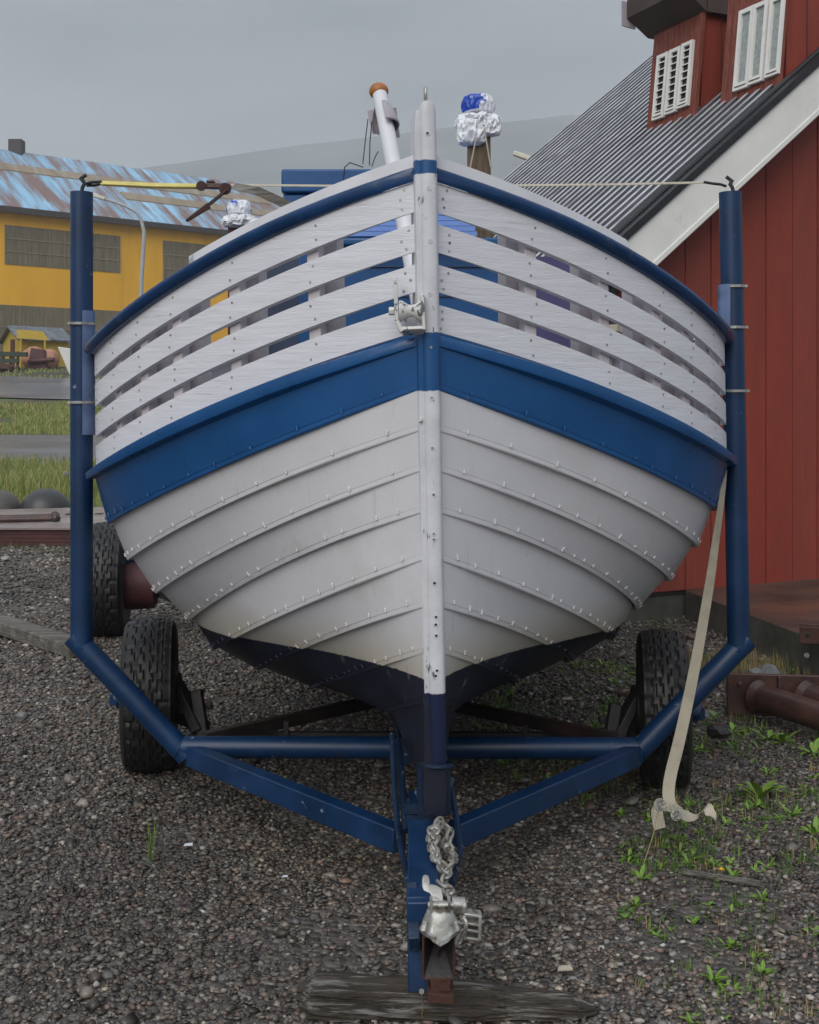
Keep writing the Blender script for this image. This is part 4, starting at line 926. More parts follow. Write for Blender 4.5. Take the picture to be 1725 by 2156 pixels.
# dormers
def dormer(A, B_, AT, BT, wins, ext, louvre, roofed):
    """A,B bottom corners of the front in the picture (left, right); AT, BT top corners"""
    a, c = hit(*A, eave, nR), hit(*B_, eave, nR)
    # square the front to the house axis
    c0 = c; a = c0+ax_*((a-c0).dot(ax_))
    lean = (gx*.10+up).normalized(); nF = ax_.cross(lean).normalized(); nF = nF if nF.x < 0 else -nF
    at, bt_ = hit(*AT, c, nF), hit(*BT, c, nF)
    at = a+lean*((bt_-c).dot(lean)); bt_ = c+lean*((bt_-c).dot(lean))
    d = thing_ = MB()
    bx = MB(); bk = gx*1.9
    low = nR*-.10
    bx.hexa([a+low, c+low, c+rake*2.2+low, a+rake*2.2+low, at, bt_, bt_+bk, at+bk])
    dm = bx.build('dormer', M['red'], hs)
    # front cladding boards
    fb = MB(); L_ = (c-a).length; k = 9
    for i in range(k):
        q0, q1 = a.lerp(c, i/k+.004), a.lerp(c, (i+1)/k-.004); t0_, t1_ = at.lerp(bt_, i/k+.004), at.lerp(bt_, (i+1)/k-.004)
        fb.hexa([q0+nF*.002, q1+nF*.002, q1+nF*.018, q0+nF*.018, t0_+nF*.002, t1_+nF*.002, t1_+nF*.018, t0_+nF*.018])
    fb.build('front_boards', M['redold'], dm)
    cb = MB(); cb.beam(c+nF*.015-ax_*.012, bt_+nF*.015-ax_*.012, .05, .03, up=nF); cb.build('corner_trim', M['redold'], dm)
    for i in range(1, 8):
        p = c+gx*(.28*i)-ax_*.004; zr = c+rake*(.28*i/rake.dot(gx))
        if zr.z > bt_.z-.05: break
        sb = MB(); sb.beam(V((p.x,p.y,zr.z)), V((p.x,p.y,bt_.z)), .008, .006, up=ax_); sb.build('side_batten', M['fdark'], dm)
    for (x0,y0,x1,y1) in wins:      # (x,y) upper-left, lower-right corners of a light measured in the picture; build upright in the front plane
        p, q = hit(x0,y0,c+nF*.02,nF), hit(x1,y1,c+nF*.02,nF)
        def fp(s_, h_, o=0): return c+nF*(.02+o)+ax_*s_+lean*h_
        s0, h1 = (p-c).dot(ax_), (p-c).dot(lean); s1, h0 = (q-c).dot(ax_), (q-c).dot(lean)
        sx0, sx1 = s0, s1; fw = abs(s0-s1)*.2
        w = MB(); o0, o1 = 0, .03
        def bar(sa, sb_, ha, hb, o1=.03, m=0): w.hexa([fp(sa,ha,0),fp(sb_,ha,0),fp(sb_,ha,o1),fp(sa,ha,o1),fp(sa,hb,0),fp(sb_,hb,0),fp(sb_,hb,o1),fp(sa,hb,o1)], m)
        sg = 1 if s1 > s0 else -1
        bar(s0, s0+sg*fw, h0, h1); bar(s1-sg*fw, s1, h0, h1); bar(s0+sg*fw, s1-sg*fw, h1-fw, h1, .028); bar(s0+sg*fw, s1-sg*fw, h0, h0+fw*1.6, .028); bar(s0+sg*fw*.6, s1-sg*fw*.6, h0+fw*.7, h0+fw*.85, .034, 1)
        wo_ = w.build('window', [M['barge'], M['fdark']], dm)
        g = MB(); A_, B2 = s0+sg*fw, s1-sg*fw; ha, hb = h0+fw*1.6, h1-fw
        g.hexa([fp(A_,ha,0),fp(B2,ha,0),fp(B2,ha,.008),fp(A_,ha,.008),fp(A_,hb,0),fp(B2,hb,0),fp(B2,hb,.008),fp(A_,hb,.008)])
        g.build('pane', M['darkin'] if louvre else M['glass'], wo_)
        if louvre:
            lv = MB()
            for i in range(8):
                hh = ha+(hb-ha)*(i+.4)/8
                lv.hexa([fp(A_,hh,.009),fp(B2,hh,.009),fp(B2,hh-.012,.026),fp(A_,hh-.012,.026),fp(A_,hh+.006,.009),fp(B2,hh+.006,.009),fp(B2,hh-.002,.027),fp(A_,hh-.002,.027)])
            lv.build('louvre', M['barge'], wo_)
    if roofed:
        rf = MB(); o = .24
        for (zz, th) in ((.0, .05),):
            q = [at+ax_*.10+nF*.01, bt_-ax_*.06+nF*.01, bt_-ax_*.06+nF*o+up*.13, at+ax_*.10+nF*o+up*.13]
            rf.hexa(q+[p+up*.16 for p in q])
        q = [at+ax_*.10, bt_-ax_*.06, bt_-ax_*.06+bk, at+ax_*.10+bk]; rf.hexa([p+up*.003 for p in q]+[p+up*.2 for p in q])
        rf.build('dormer_roof', M['soffit'], dm)
        s2 = MB(); q0 = at+ax_*.11+nF*.14+up*.06; s2.hexa([q0, q0+ax_*.02, q0+ax_*.02+nF*.14, q0+nF*.14, q0+up*.22, q0+ax_*.02+up*.22, q0+ax_*.02+nF*.14+up*.22, q0+nF*.14+up*.22]); s2.build('fascia_end', M['mauve'], dm)
        g2 = MB(); p = bt_+ax_*.15+nF*.20+up*.14; g2.tube([p+nF*.12, p-nF*.08+up*.03], .02, 8); g2.build('gutter_end', M['cream'], dm)
    return dm
dormer((1363,285),(1463,250),(1385,75),(1478,30),[(1389,116,1404,250),(1414,104,1428,238),(1439,92,1453,226)][0:0] or [(1389,119,1401,247),(1415,107,1427,235),(1441,94,1453,222)],0,True,True)
dormer((1527,222),(1640,187),(1550,-90),(1662,-90),[(1562,25,1580,183),(1592,12,1610,170),(1628,0,1645,155)],0,False,False)

# concrete slab and yard things on the right
b = MB()
s0, s1, s2, s3 = V((2.02,8.62,0)), V((2.31,7.02,0)), V((2.75,4.9,0)), V((7,6.5,0)); s4 = V((7.5,11.3,0))
P5 = [s0,s1,s2,s3,s4]; top = .232
b.add([p+V((0,0,-.05)) for p in P5]+[p+V((0,0,top)) for p in P5], [tuple(range(5))[::-1]]+[(i,(i+1)%5,5+(i+1)%5,5+i) for i in range(5)])
b.add([p+V((0,0,top)) for p in P5], [tuple(range(5))], 1)
tag(b.build('concrete_slab', [M['concrete'], M['slabtop']], bevel=.01), 'low concrete slab with wet brown top along the foot of the red house', 'slab')
b = MB(); q0 = W(1684,1322,6.75); q1 = V((3.3,6.4,q0.z)); q0.z = q1.z = .232+.055
b.beam(q0, q1, .10, .012); 
for s_ in (-.05,.05):
    n = (q1-q0).cross(up).normalized(); b.beam(q0+n*s_+V((0,0,-.005)), q1+n*s_+V((0,0,-.005)), .012, .095)
for i in range(5):
    c = q0.lerp(q1,.04+i*.07)+ (q1-q0).cross(up).normalized()*.058; b.tube([c, c+(q1-q0).cross(up).normalized()*.006], .012, 10, m=1)
tag(b.build('steel_channel', [M['rustdark'], M['iron']], bevel=.006), 'short rusty steel channel with rivets, lying on the edge of the concrete slab', 'steel channel')
pf = thing('pipe_frame', W(1620,1500,6.0), 'dark rusty steel end plate with thick pipes welded on, lying by the concrete slab', 'pipe frame')
b = MB(); pA = W(1532,1508,6.03); pA.z = .0; b.hexa([pA, pA+V((1.5,-.12,0)), pA+V((1.5,-.095,0)), pA+V((0,.025,0)), pA+V((0,0,.215)), pA+V((1.5,-.12,.205)), pA+V((1.5,-.095,.205)), pA+V((0,.025,.215))])
b.box(pA+V((.255,-.03,.107)), (.014,.03,.205)); b.tube([pA+V((.06,-.005,.165)), pA+V((.06,-.02,.165))], .012, 8)
b.build('end_plate', M['rustdark'], pf, bevel=.004)
for k, (x, y) in enumerate(((1598,1478),(1700,1478))):
    a = W(x,y,6.0); a.z = .105; b = MB(); e = a+V((.62,-1.25,-.01))
    b.tube([a, a.lerp(e,.5), e], .068, 28); b.lathe([(0,.086),(.02,.076),(.035,.068)], a, (e-a), 28); b.build('pipe', M['rustpipe'] if 'rustpipe' in M else M['rustdark'], pf, smooth=60)
b = MB(); b.blob(W(1613,1425,6.6)+V((0,0,-.02)), (.10,.07,.10), 2, .35, 1.7, 2); o = b.build('rock', M['stone'], smooth=0); tag(o, 'pale grey pointed rock behind the rusty end plate, against the slab', 'rock')
b = MB(); b.blob(W(1545,1495,6.1)+V((-.15,.0,-.05)), (.075,.06,.05), 2, .3, 1.7, 5); o = b.build('rock', M['stone'], smooth=0); tag(o, 'flat grey rock left of the rusty end plate, just behind the blue diagonal tube', 'rock')
b = MB(); b.blob(W(1512,1540,5.5), (.055,.05,.035), 2, .3, 1.7, 8); o = b.build('rock', M['iron'], smooth=0); tag(o, 'small dark rock on the gravel in front of the rusty end plate', 'rock')

# log under the coupling
b = MB(); secs = []; n = 110
for i in range(n):
    f = i/(n-1); x = -.29+.78*f; y = 3.10-.03*f; r = .062*(1-.45*f**2)*min(1, .35+8*(1-f))*min(1, .5+10*f)*(1+.18*mnoise.noise(V((f*6,3,1)))); ring = []
    for j in range(64):
        a = 2*math.pi*j/64; rr_ = r*(1+.30*mnoise.noise(V((f*2.2, math.cos(a)*1.6, math.sin(a)*1.6)))+.16*mnoise.noise(V((f*3, math.cos(a)*6, math.sin(a)*6)))+.09*mnoise.noise(V((f*9, math.cos(a)*14, math.sin(a)*14))))
        ring.append(V((x+.01*mnoise.noise(V((a,i,0))), y+math.cos(a)*rr_*1.25, .045-.03*f+math.sin(a)*rr_*.82)))
    secs.append(ring)
b.loft(secs); lg = b.build('log', M['log'], smooth=70); tag(lg, 'weathered dark driftwood log under the trailer coupling at the bottom of the picture', 'log')
b = MB(); c = W(690,2128,3.04); b.blob(c, (.018,.012,.016), 2, .3, 2, 1); 
tag(b.build('stone', M['stone'], smooth=0), 'brown pebble against the left end of the driftwood log', 'stone')
# plank at left
b = MB(); q0, q1 = W(-60,1318,8.35), W(170,1386,7.35); q0.z = .10; q1.z = .06
b.beam(q0, q1, .16, .09); tag(b.build('timber_beam', M['oldwood'], bevel=.01), 'weathered grey timber lying on the gravel at the left, ending behind the left upright', 'timber')
b = MB(); q0, q1 = W(1440,1812,4.0), W(1602,1848,3.9); q0.z = q1.z = .008; b.beam(q0, q1, .014, .014)
tag(b.build('wooden_lath', M['oldwood']), 'thin wooden lath lying flat on the gravel at lower right by the yellow flower', 'lath')
# old axle with wheel at left, behind
oa = thing('old_trailer_axle', (-2.0,8.0,0), 'dark old axle with worn tyre and rusty red drum, partly hidden behind the left upright', 'axle')
c = V((-2.08,8.1,.385)); b = MB(); tyre(b, c, .40, .24, V((1,.12,0))); b.build('tyre', M['tyre'], oa, smooth=30)
b = MB(); a_ = c+V((.12,0,-.03)); b.lathe([(0,.0),(0,.165),(.04,.175),(.20,.165),(.22,.13),(.22,0)], a_, (1,.12,0), 32); b.build('brake_drum', M['maroon'], oa)
b = MB(); b.tube([a_, a_+V((1.7,.2,0))], .06, 14); b.beam(a_+V((.25,0,-.02)), a_+V((.45,.1,-.12)), .1,.14); b.build('axle_tube', M['iron'], oa)
b = MB(); b.tube([c+V((.14,-.02,.1)), c+V((.2,-.02,.2))], .05, 12); b.build('brake_pot', M['steel'], oa)
# platform with steel plate, bars and bobbins
pl = thing('platform', (-4.6,13.5,0), 'low dark timber platform topped with a pinkish steel plate, behind the left upright', 'platform')
b = MB()
for i in range(4): 
    z = .03+i*.045; b.hexa([V((-7.5,13.05-i*.004,z)), V((-2.3,12.9-i*.004,z)), V((-2.3,14.0,z)), V((-7.5,14.2,z)), V((-7.5,13.05-i*.004,z+.042)), V((-2.3,12.9-i*.004,z+.042)), V((-2.3,14.0,z+.042)), V((-7.5,14.2,z+.042))])
b.build('timber_edge', M['maroon'], pl)
b = MB(); zt_ = .215; q = [V((-7.6,13.0,zt_)), V((-2.2,12.85,zt_)), V((-2.2,15.2,zt_+.07)), V((-7.6,14.3,zt_+.02))]; b.hexa(q+[p+V((0,0,.02)) for p in q]); b.build('steel_plate', M['plate'], pl)
b = MB()
for i in range(7): b.box((-4.25+.17*(i%4)+.1*(i//4), 14.1+.32*(i//4)+.02*i, .27), (.08,.12,.02))
b.build('cleat', M['iron'], pl)
for k, (x0, y0, x1, y1, lab) in enumerate(((-6.2,13.35,-4.15,13.75,'upper rusty iron bar lying on the steel plate, nearest the grey ball'),(-6.2,13.1,-4.05,13.45,'lower rusty iron bar with knobbed end on the front of the steel plate'))):
    b = MB(); b.tube([(x0,y0,.27),(x1,y1,.285)], .03, 10); b.blob(V((x1,y1,.29)), .055, 2, .1); tag(b.build('iron_bar', M['rustdark']), lab, 'iron bar')
def ball(c, r, m, lab):
    b = MB(); prof = [(-.62*r,.0),(-.62*r,.78*r)]
    for i in range(14):
        a = -.67+(math.pi/2*.86+.67)*i/13; prof.append((math.sin(a)*r, math.cos(a)*r))
    prof.append((math.sin(math.pi/2*.86)*r, 0)); b.lathe(prof, c, (0,0,1), 40); return tag(b.build('trawl_bobbin', m, smooth=50), lab, 'bobbin', 'large trawl bobbins behind the platform')
ball(W(96,1085,15.2)+V((0,0,.02)), .33, M['bobbin'], 'black rounded bobbin with flat top beside the left upright')
ball(W(-5,1085,15.2)+V((0,0,.02)), .31, M['bobbing'], 'brownish grey rounded bobbin cut off by the left edge of the picture')

# ================================================================== factory
d_ = V((.766,.643,0)); n_ = V((-.643,.766,0)); P0 = W(0,430,85); P0.z = 0
def fpt(t, w, z): return P0+d_*t+n_*w+V((0,0,z))
def ft(x, w=0):                                   # wall coordinate of a picture column
    k = (x-CX)/F; q = P0+n_*w; return (k*q.y-q.x)/(d_.x-k*d_.y)
def fz(x, y, w=0): q = P0+n_*w+d_*ft(x, w); return EYE-(y-HY)/F*q.y
ft_ = thing('yellow_factory', P0+d_*5, 'long yellow factory with rusty blue roof and brown sheeted windows, across the road', 'factory')
zE = fz(0,430); zR = fz(0,320,9); WD = 9
tA, tB = -25, ft(640)
b = MB(); b.hexa([fpt(tA,0,3), fpt(tB,0,3), fpt(tB,2*WD,3), fpt(tA,2*WD,3), fpt(tA,0,zE), fpt(tB,0,zE), fpt(tB,2*WD,zE), fpt(tA,2*WD,zE)]); 
b.add([fpt(tB,0,zE),fpt(tB,2*WD,zE),fpt(tB,WD,zR)], [(0,1,2)]); b.build('wall', M['fyellow'], ft_)
ang = -math.atan2(d_.y, d_.x)
M['froof'] = mat('rusty_blue_roof', (.28,.52,.72), .6, .3, .5, 0, stretch=(1.2,.25,.25), c2=(.21,.135,.12), c2pos=(.42,.60), c2scale=.8, c2stretch=(1.3,.16,.16), rotz=ang, fine=.1)
M['ftan'] = mat('tan_rooflight', (.27,.21,.14), .6, .2, .5, 0, stretch=(2,.3,.3), rotz=ang, c2=(.34,.33,.30), c2pos=(.5,.7), c2scale=1)
N, L = nodes(M['froof']);
for sgn in (1,-1):
    b = MB(); A = (-.6 if sgn > 0 else 2*WD+.6); zo = zE-.6*(zR-zE)/WD
    b.hexa([fpt(tA,A,zo), fpt(tB+.4,A,zo), fpt(tB+.4,WD,zR), fpt(tA,WD,zR), fpt(tA,A,zo+.25), fpt(tB+.4,A,zo+.25), fpt(tB+.4,WD,zR+.25), fpt(tA,WD,zR+.25)])
    b.build('roof', M['froof'], ft_)
b = MB()
def onroof(t, f, lift=.3): return fpt(t, -.6+(WD+.6)*f, zE-.6*(zR-zE)/WD+(zR-zE)*(WD+.6)/WD*f+lift)
def band_(ta, tb, f0, f1, m, name):
    b = MB(); q = [onroof(ta,f0,.24),onroof(tb,f0,.24),onroof(tb,f1,.24),onroof(ta,f1,.24)]; b.hexa(q+[p+V((0,0,.1)) for p in q]); return b.build(name, m, ft_)
band_(tA, tB, .60, .72, M['ftan'], 'rooflight_strip'); band_(ft(250,4), tB, .34, .46, M['ftan'], 'rooflight_strip'); 
b = MB(); b.beam(fpt(tA,-.72,zE-.42), fpt(tB+.4,-.72,zE-.42), .22, .42); b.build('gutter', M['fdark'], ft_)
def fwin(x0, y0, x1, y1, name='window'):
    ta, tb = ft(x0), ft(x1); za, zb = fz(x0,y1), fz(x0,y0)
    b = MB(); b.hexa([fpt(ta,-.04,za), fpt(tb,-.04,za), fpt(tb,.05,za), fpt(ta,.05,za), fpt(ta,-.04,zb), fpt(tb,-.04,zb), fpt(tb,.05,zb), fpt(ta,.05,zb)])
    o = b.build(name, M['fgrp'], ft_); b = MB()
    for k in range(1,3): z = za+(zb-za)*k/3; b.beam(fpt(ta,-.06,z), fpt(tb,-.06,z), .05, .07)
    for k in range(0, 5): t = ta+(tb-ta)*k/4; b.beam(fpt(t,-.06,za), fpt(t,-.06,zb), .05, .05, up=d_)
    b.build('sheet_joint', M['ftan'], o)
fwin(10,473,252,556); fwin(343,506,560,594); fwin(-160,462,-90,540)
ta, tb = ft(-60), ft(430)
b = MB(); za, zb = 3.2, fz(0,641); b.hexa([fpt(ta,-.04,za), fpt(tb,-.04,za), fpt(tb,.05,za), fpt(ta,.05,za), fpt(ta,-.04,zb), fpt(tb,-.04,zb), fpt(tb,.05,zb), fpt(ta,.05,zb)]); o = b.build('large_door', M['fgrp'], ft_)
b = MB(); b.beam(fpt(ta,-.06,(za+zb)/2+1.2), fpt(tb,-.06,(za+zb)/2+1.2), .05, .08); b.build('sheet_joint', M['ftan'], o)
b = MB(); c = fpt(ft(36,WD),WD,zR-.3); b.hexa([c+V((x,y,z)) for z in (0,1.45) for x,y in ((-.55,-.5),(.5,-.5),(.5,.5),(-.55,.5))]); b.build('chimney', M['fdark'], ft_)
# hut
hu = thing('yellow_hut', W(90,770,60), 'small yellow hut with grey pitched roof standing in front of the factory', 'hut')
Yh = 60; k_ = Yh/F
a = W(44,772,Yh-.5); c = W(143,777,Yh+1.2); d = W(20,765,Yh+1.6)
zb_ = a.z-.3; zt_ = a.z+1.45; dl = c-a; dl.z = 0; dw = d-a; dw.z = 0
b = MB(); q = [a, a+dl, a+dl+dw*1.6, a+dw*1.6]; b.hexa([V((p.x,p.y,zb_)) for p in q]+[V((p.x,p.y,zt_)) for p in q])
rg = zt_+.62; m0 = a+dw*.8; m1 = m0+dl; b.add([V((a.x,a.y,zt_)), V((q[3].x,q[3].y,zt_)), V((m0.x,m0.y,rg))], [(0,1,2)]); b.add([V((q[1].x,q[1].y,zt_)), V((q[2].x,q[2].y,zt_)), V((m1.x,m1.y,rg))], [(0,1,2)])
b.build('wall', M['hutyellow'], hu)
un = dl.normalized(); wn_ = dw.normalized(); b = MB()
for s_, base in ((-1, a), (1, q[3])):
    e_ = base+wn_*(.25*s_) - un*.25; f_ = base+dl+wn_*(.25*s_)+un*.25; z_e = zt_-.12
    r0, r1 = m0-un*.25, m1+un*.25; P_ = [V((e_.x,e_.y,z_e)), V((f_.x,f_.y,z_e)), V((r1.x,r1.y,rg+.03)), V((r0.x,r0.y,rg+.03))]; b.hexa(P_+[p+V((0,0,.09)) for p in P_])
b.build('roof', M['hutroof'], hu)
b = MB(); p = a+wn_*(dw.length*.62)-V((.03,.04,0)); b.beam(V((p.x,p.y,zb_+.2)), V((p.x,p.y,zt_)), .5, .06, up=un); b.build('door', M['maroon'], hu)
b = MB(); b.beam(V((a.x,a.y,zb_))-un*.01, V((a.x,a.y,zt_))-un*.01, .1, .1); b.beam(V((q[1].x,q[1].y,zb_))-wn_*.02, V((q[1].x,q[1].y,zt_))-wn_*.02, .09, .09); b.build('corner_board', M['fdark'], hu)
# yard junk by the hut
g_ = lambda x, Y: V(((x-CX)/F*Y, Y, gh(0, Y)))
gr = thing('machinery_rack', g_(15,57), 'dark green rack of old machinery left of the yellow hut', 'machinery')
b = MB(); c = g_(15,57)
for i in range(7): b.beam(c+V((-1.6+i*.35,0,.1)), c+V((-1.6+i*.35,.1,.95)), .1,.1)
b.beam(c+V((-2,0,.85)), c+V((.95,.1,.8)), .3, .22); b.beam(c+V((-2,-.1,.45)), c+V((.6,-.1,.5)), .2, .2); b.build('rack_frame', mat('dark_green', (.03,.045,.025), .6), gr)
b = MB(); b.blob(c+V((-.4,-.4,.1)), (.9,.3,.3), 3, .4, 3, 4); b.build('rusty_scoop', M['rust'], gr)
for x, y, s_, m, lab in ((72,742,.62,'orangebuoy','orange buoy lying in front of the yellow hut'),(102,750,.55,'orangebuoy','right of the two orange buoys, half faded to pink')):
    b = MB(); q = g_(x,58.6); b.blob(q+V((0,0,s_*.8)), s_, 3, .1, 2, x); tag(b.build('buoy', M[m]), lab, 'buoy')
b = MB(); q = g_(78,57.8); b.hexa([q+V(p) for p in ((-.5,0,0),(.5,0,0),(.5,.6,0),(-.5,.6,0),(-.35,.1,1.1),(.3,.1,1.0),(.3,.5,1.0),(-.35,.5,1.1))]); b.tube([q+V((-.4,-.1,.4)), q+V((.9,-.1,.5))], .12, 8)
tag(b.build('winch', M['maroon'], bevel=.05), 'dark red rusty winch standing between the orange buoys', 'winch')
b = MB(); q = g_(73,58.9); b.hexa([q+V(p) for p in ((-.9,0,1.5),(.7,0,1.4),(.7,.1,1.4),(-.9,.1,1.5),(-.9,0,1.95),(.4,0,1.85),(.4,.1,1.85),(-.9,.1,1.95))]); b.tube([q+V((-.7,.05,0)), q+V((-.7,.05,1.6))], .05, 6); b.tube([q+V((.5,.05,0)), q+V((.5,.05,1.5))], .05, 6)
tag(b.build('yellow_board', M['hutyellow']), 'small pale yellow board on posts above the orange buoys', 'board')
b = MB(); q = g_(146,54.5); b.hexa([q+V(p) for p in ((0,0,.0),(1.6,0,0),(1.6,1.4,0),(.2,1.4,0),(-.5,-.2,1.3),(1.6,0,1.0),(1.6,1.4,1.0),(0,1.4,1.0))]); tag(b.build('white_skiff', M['barge'], bevel=.03), 'bow of a small white skiff right of the hut, beside the left upright', 'skiff')
# street lamps
sl_ = thing('street_lamp', g_(296,44), 'slender grey street lamp with curved arm and pale head before the factory', 'street lamp')
b = MB(); pts = smoothpts([(*g_(296,44)[:2], gh(0,44)-.2), W(297,620,44), W(303,505,44), W(301,478,44), W(290,450,44), W(262,433,44), W(222,419,44)], 5)
b.tube(pts, [.09-.045*i/len(pts) for i in range(len(pts))], 10); b.build('lamp_post', M['lamp'], sl_)
b = MB(); b.beam(W(222,419,44), W(196,410,44), .2, .13, w2=.22, h2=.16); b.build('lamp_head', M['cream'], sl_, bevel=.03)
s2_ = thing('street_lamp', (*g_(1200,34)[:2], gh(0,34)), 'pale lamp head on an arm poking out above the corrugated roof', 'street lamp')
b = MB(); b.tube(smoothpts([(*g_(1190,34)[:2], gh(0,34)-.2), W(1190,600,34), W(1190,380,34), W(1165,345,34), W(1118,334,34)],5), .05, 10); b.build('lamp_post', M['lamp'], s2_)
b = MB(); b.beam(W(1122,336,34), W(1081,322,34), .16, .15, w2=.16, h2=.14); b.build('lamp_head', M['cream'], s2_, bevel=.03)

# ================================================================== vegetation
def leaf(b, c, az, ln, wd, el, bend=.5, m=0):
    d = V((math.cos(az), math.sin(az), 0)); s_ = V((-d.y, d.x, 0)); secs = []
    prev = V(c); e = el; prof = (.25,.8,1,.85,.05)
    P_ = []
    for i, k in enumerate(prof):
        P_.append((prev, k*wd/2)); e -= bend/4; prev = prev+(d*math.cos(e)+V((0,0,math.sin(e))))*ln/4
    vs = []
    for p, h in P_: vs += [p-s_*h+V((0,0,h*.25)), p, p+s_*h+V((0,0,h*.25))]
    fs = []
    for i in range(len(P_)-1):
        for j in (0,1): fs.append((i*3+j, i*3+j+1, (i+1)*3+j+1, (i+1)*3+j))
    b.add(vs, fs, m)
def rosette(c, n, ln, wd, rr, b=None, m=0, elr=(.5,1.2)):
    b = b or MB()
    for i in range(n): leaf(b, c+V((rr.uniform(-.01,.01), rr.uniform(-.01,.01), 0)), i*2.4+rr.uniform(-.4,.4), ln*rr.uniform(.7,1.15), wd*rr.uniform(.8,1.2), rr.uniform(*elr), rr.uniform(.3,1.1), m)
    return b
def gpix(x, y):
    Y = EYE*F/(y-HY)
    for _ in range(4): X = (x-CX)/F*Y; Y = (EYE-gh(X, Y))*F/(y-HY)
    return V(((x-CX)/F*Y, Y, gh((x-CX)/F*Y, Y)))
rr = random.Random(11)
for x, y, n, ln, wd, lab in ((1598,1682,10,.125,.042,'largest bright green broad-leaved weed, alone on the gravel at right'),
        (1545,1545,11,.07,.020,'leafy green weed at the foot of the rusty end plate, nearest the wheel'),
        (1618,1560,9,.085,.026,'bright weed in front of the first rusty pipe, between two others'),
        (1648,1565,8,.09,.026,'broad leaved weed growing against the first rusty pipe, rightmost of three'),
        (1712,1590,8,.09,.024,'green weed under the rusty pipes cut by the right edge'),
        (1712,1760,10,.085,.020,'tall narrow-leaved weed at the right edge, below the pipes'),
        (1662,1720,7,.06,.014,'small sprig with upright leaves right of the big broad-leaved weed'),
        (1540,1850,9,.05,.012,'low feathery weed beside the small yellow flower'),
        (1350,1855,8,.05,.016,'small weed left of the wooden lath, near the curled strap')):
    c = gpix(x, y); o = rosette(c, n, ln, wd, rr).build('weed', M['leaf'], smooth=180); tag(o, lab, 'weed')
# grass tufts
def tuft(c, n, h, rr, m='leafdark', spread=.02, b=None, mi=0):
    b = b or MB()
    for i in range(n):
        az = rr.uniform(0, 6.28); base = c+V((rr.uniform(-spread,spread), rr.uniform(-spread,spread), 0)); hh = h*rr.uniform(.5,1.1)
        tip = base+V((math.cos(az)*hh*.18, math.sin(az)*hh*.18, hh)); s_ = V((-math.sin(az), math.cos(az), 0))*.0016; mid = base.lerp(tip,.5)-V((math.cos(az),math.sin(az),0))*hh*.05
        b.add([base-s_, base+s_, mid+s_*.8, mid-s_*.8, tip], [(0,1,2,3),(3,2,4)], mi)
    return b
tag(tuft(gpix(318,1815), 16, .17, rr, spread=.008).build('grass_tuft', M['leaf'], smooth=0), 'tall thin grass tuft on the gravel in front of the left wheel', 'grass tuft')
tag(tuft(gpix(1300,1668), 26, .09, rr, spread=.06).build('grass_tuft', M['leafdark'], smooth=0), 'dark low grass tuft beside the right wheel under the diagonal tube', 'grass tuft')
tag(tuft(gpix(1392,1700), 9, .17, rr, spread=.06).build('grass_tuft', M['leafdark'], smooth=0), 'sparse tall grass stalks in front of the right tyre', 'grass tuft')
def dandelion(x, y, h, lab, flower=False, r=.018, tip=None):
    c = gpix(x, y); top = c+V((.01,0,h)) if tip is None else W(*tip)
    t = thing('dandelion', c, lab, 'dandelion')
    b = MB(); b.tube([c, c.lerp(top,.5)+V((.006,0,0)), top], .0018, 5); b.build('stalk', M['straw'], t)
    b = MB(); rr = random.Random(x)
    if flower:
        for i in range(24): leaf(b, top, i*.8, r, .004, rr.uniform(0,.9), .2)
        b.build('flower_head', M['dflower'], t)
    else:
        b.blob(top, r*.28, 2, .1)
        for i in range(160):
            z = rr.uniform(-1,1); a = rr.uniform(0,6.28); q = math.sqrt(1-z*z); d = V((q*math.cos(a), q*math.sin(a), z)); e = top+d*r; s_ = d.orthogonal().normalized()*r*.14
            b.add([top+d*r*.3, e-s_, e+s_*.2, e+s_], [(0,1,2),(0,2,3)]); s2 = d.cross(s_); b.add([e-s2, e+s2, e+d*r*.1], [(0,1,2)])
        b.build('seed_head', M['dclock'], t, smooth=0)
dandelion(1352,1830,.1, 'dandelion clock with long bent stalk, left of the curled strap end', r=.021, tip=(1390,1695,4.1))
dandelion(1430,1790,.1, 'dandelion clock in front of the curled strap end', r=.019, tip=(1424,1716,4.0))
dandelion(1513,1845,.02, 'small yellow dandelion flower beside the wooden lath', True, r=.012)
dandelion(886,2150,.12, 'thin reddish stalk with tiny pale head before the front leg of the trailer', r=.006, tip=(888,2088,2.9))
dandelion(1698,1420,.1, 'white daisy-like head on a stalk in front of the concrete slab', r=.014, tip=(1699,1380,6.7))
for x, y, tp, lab in ((134,1035,(135,964,17.2),'dandelion clock standing tallest in the grass near the left upright'),(138,1045,(139,997,17.0),'lower dandelion clock in the grass near the left upright')): dandelion(x, y, .3, lab, r=.035, tip=tp)
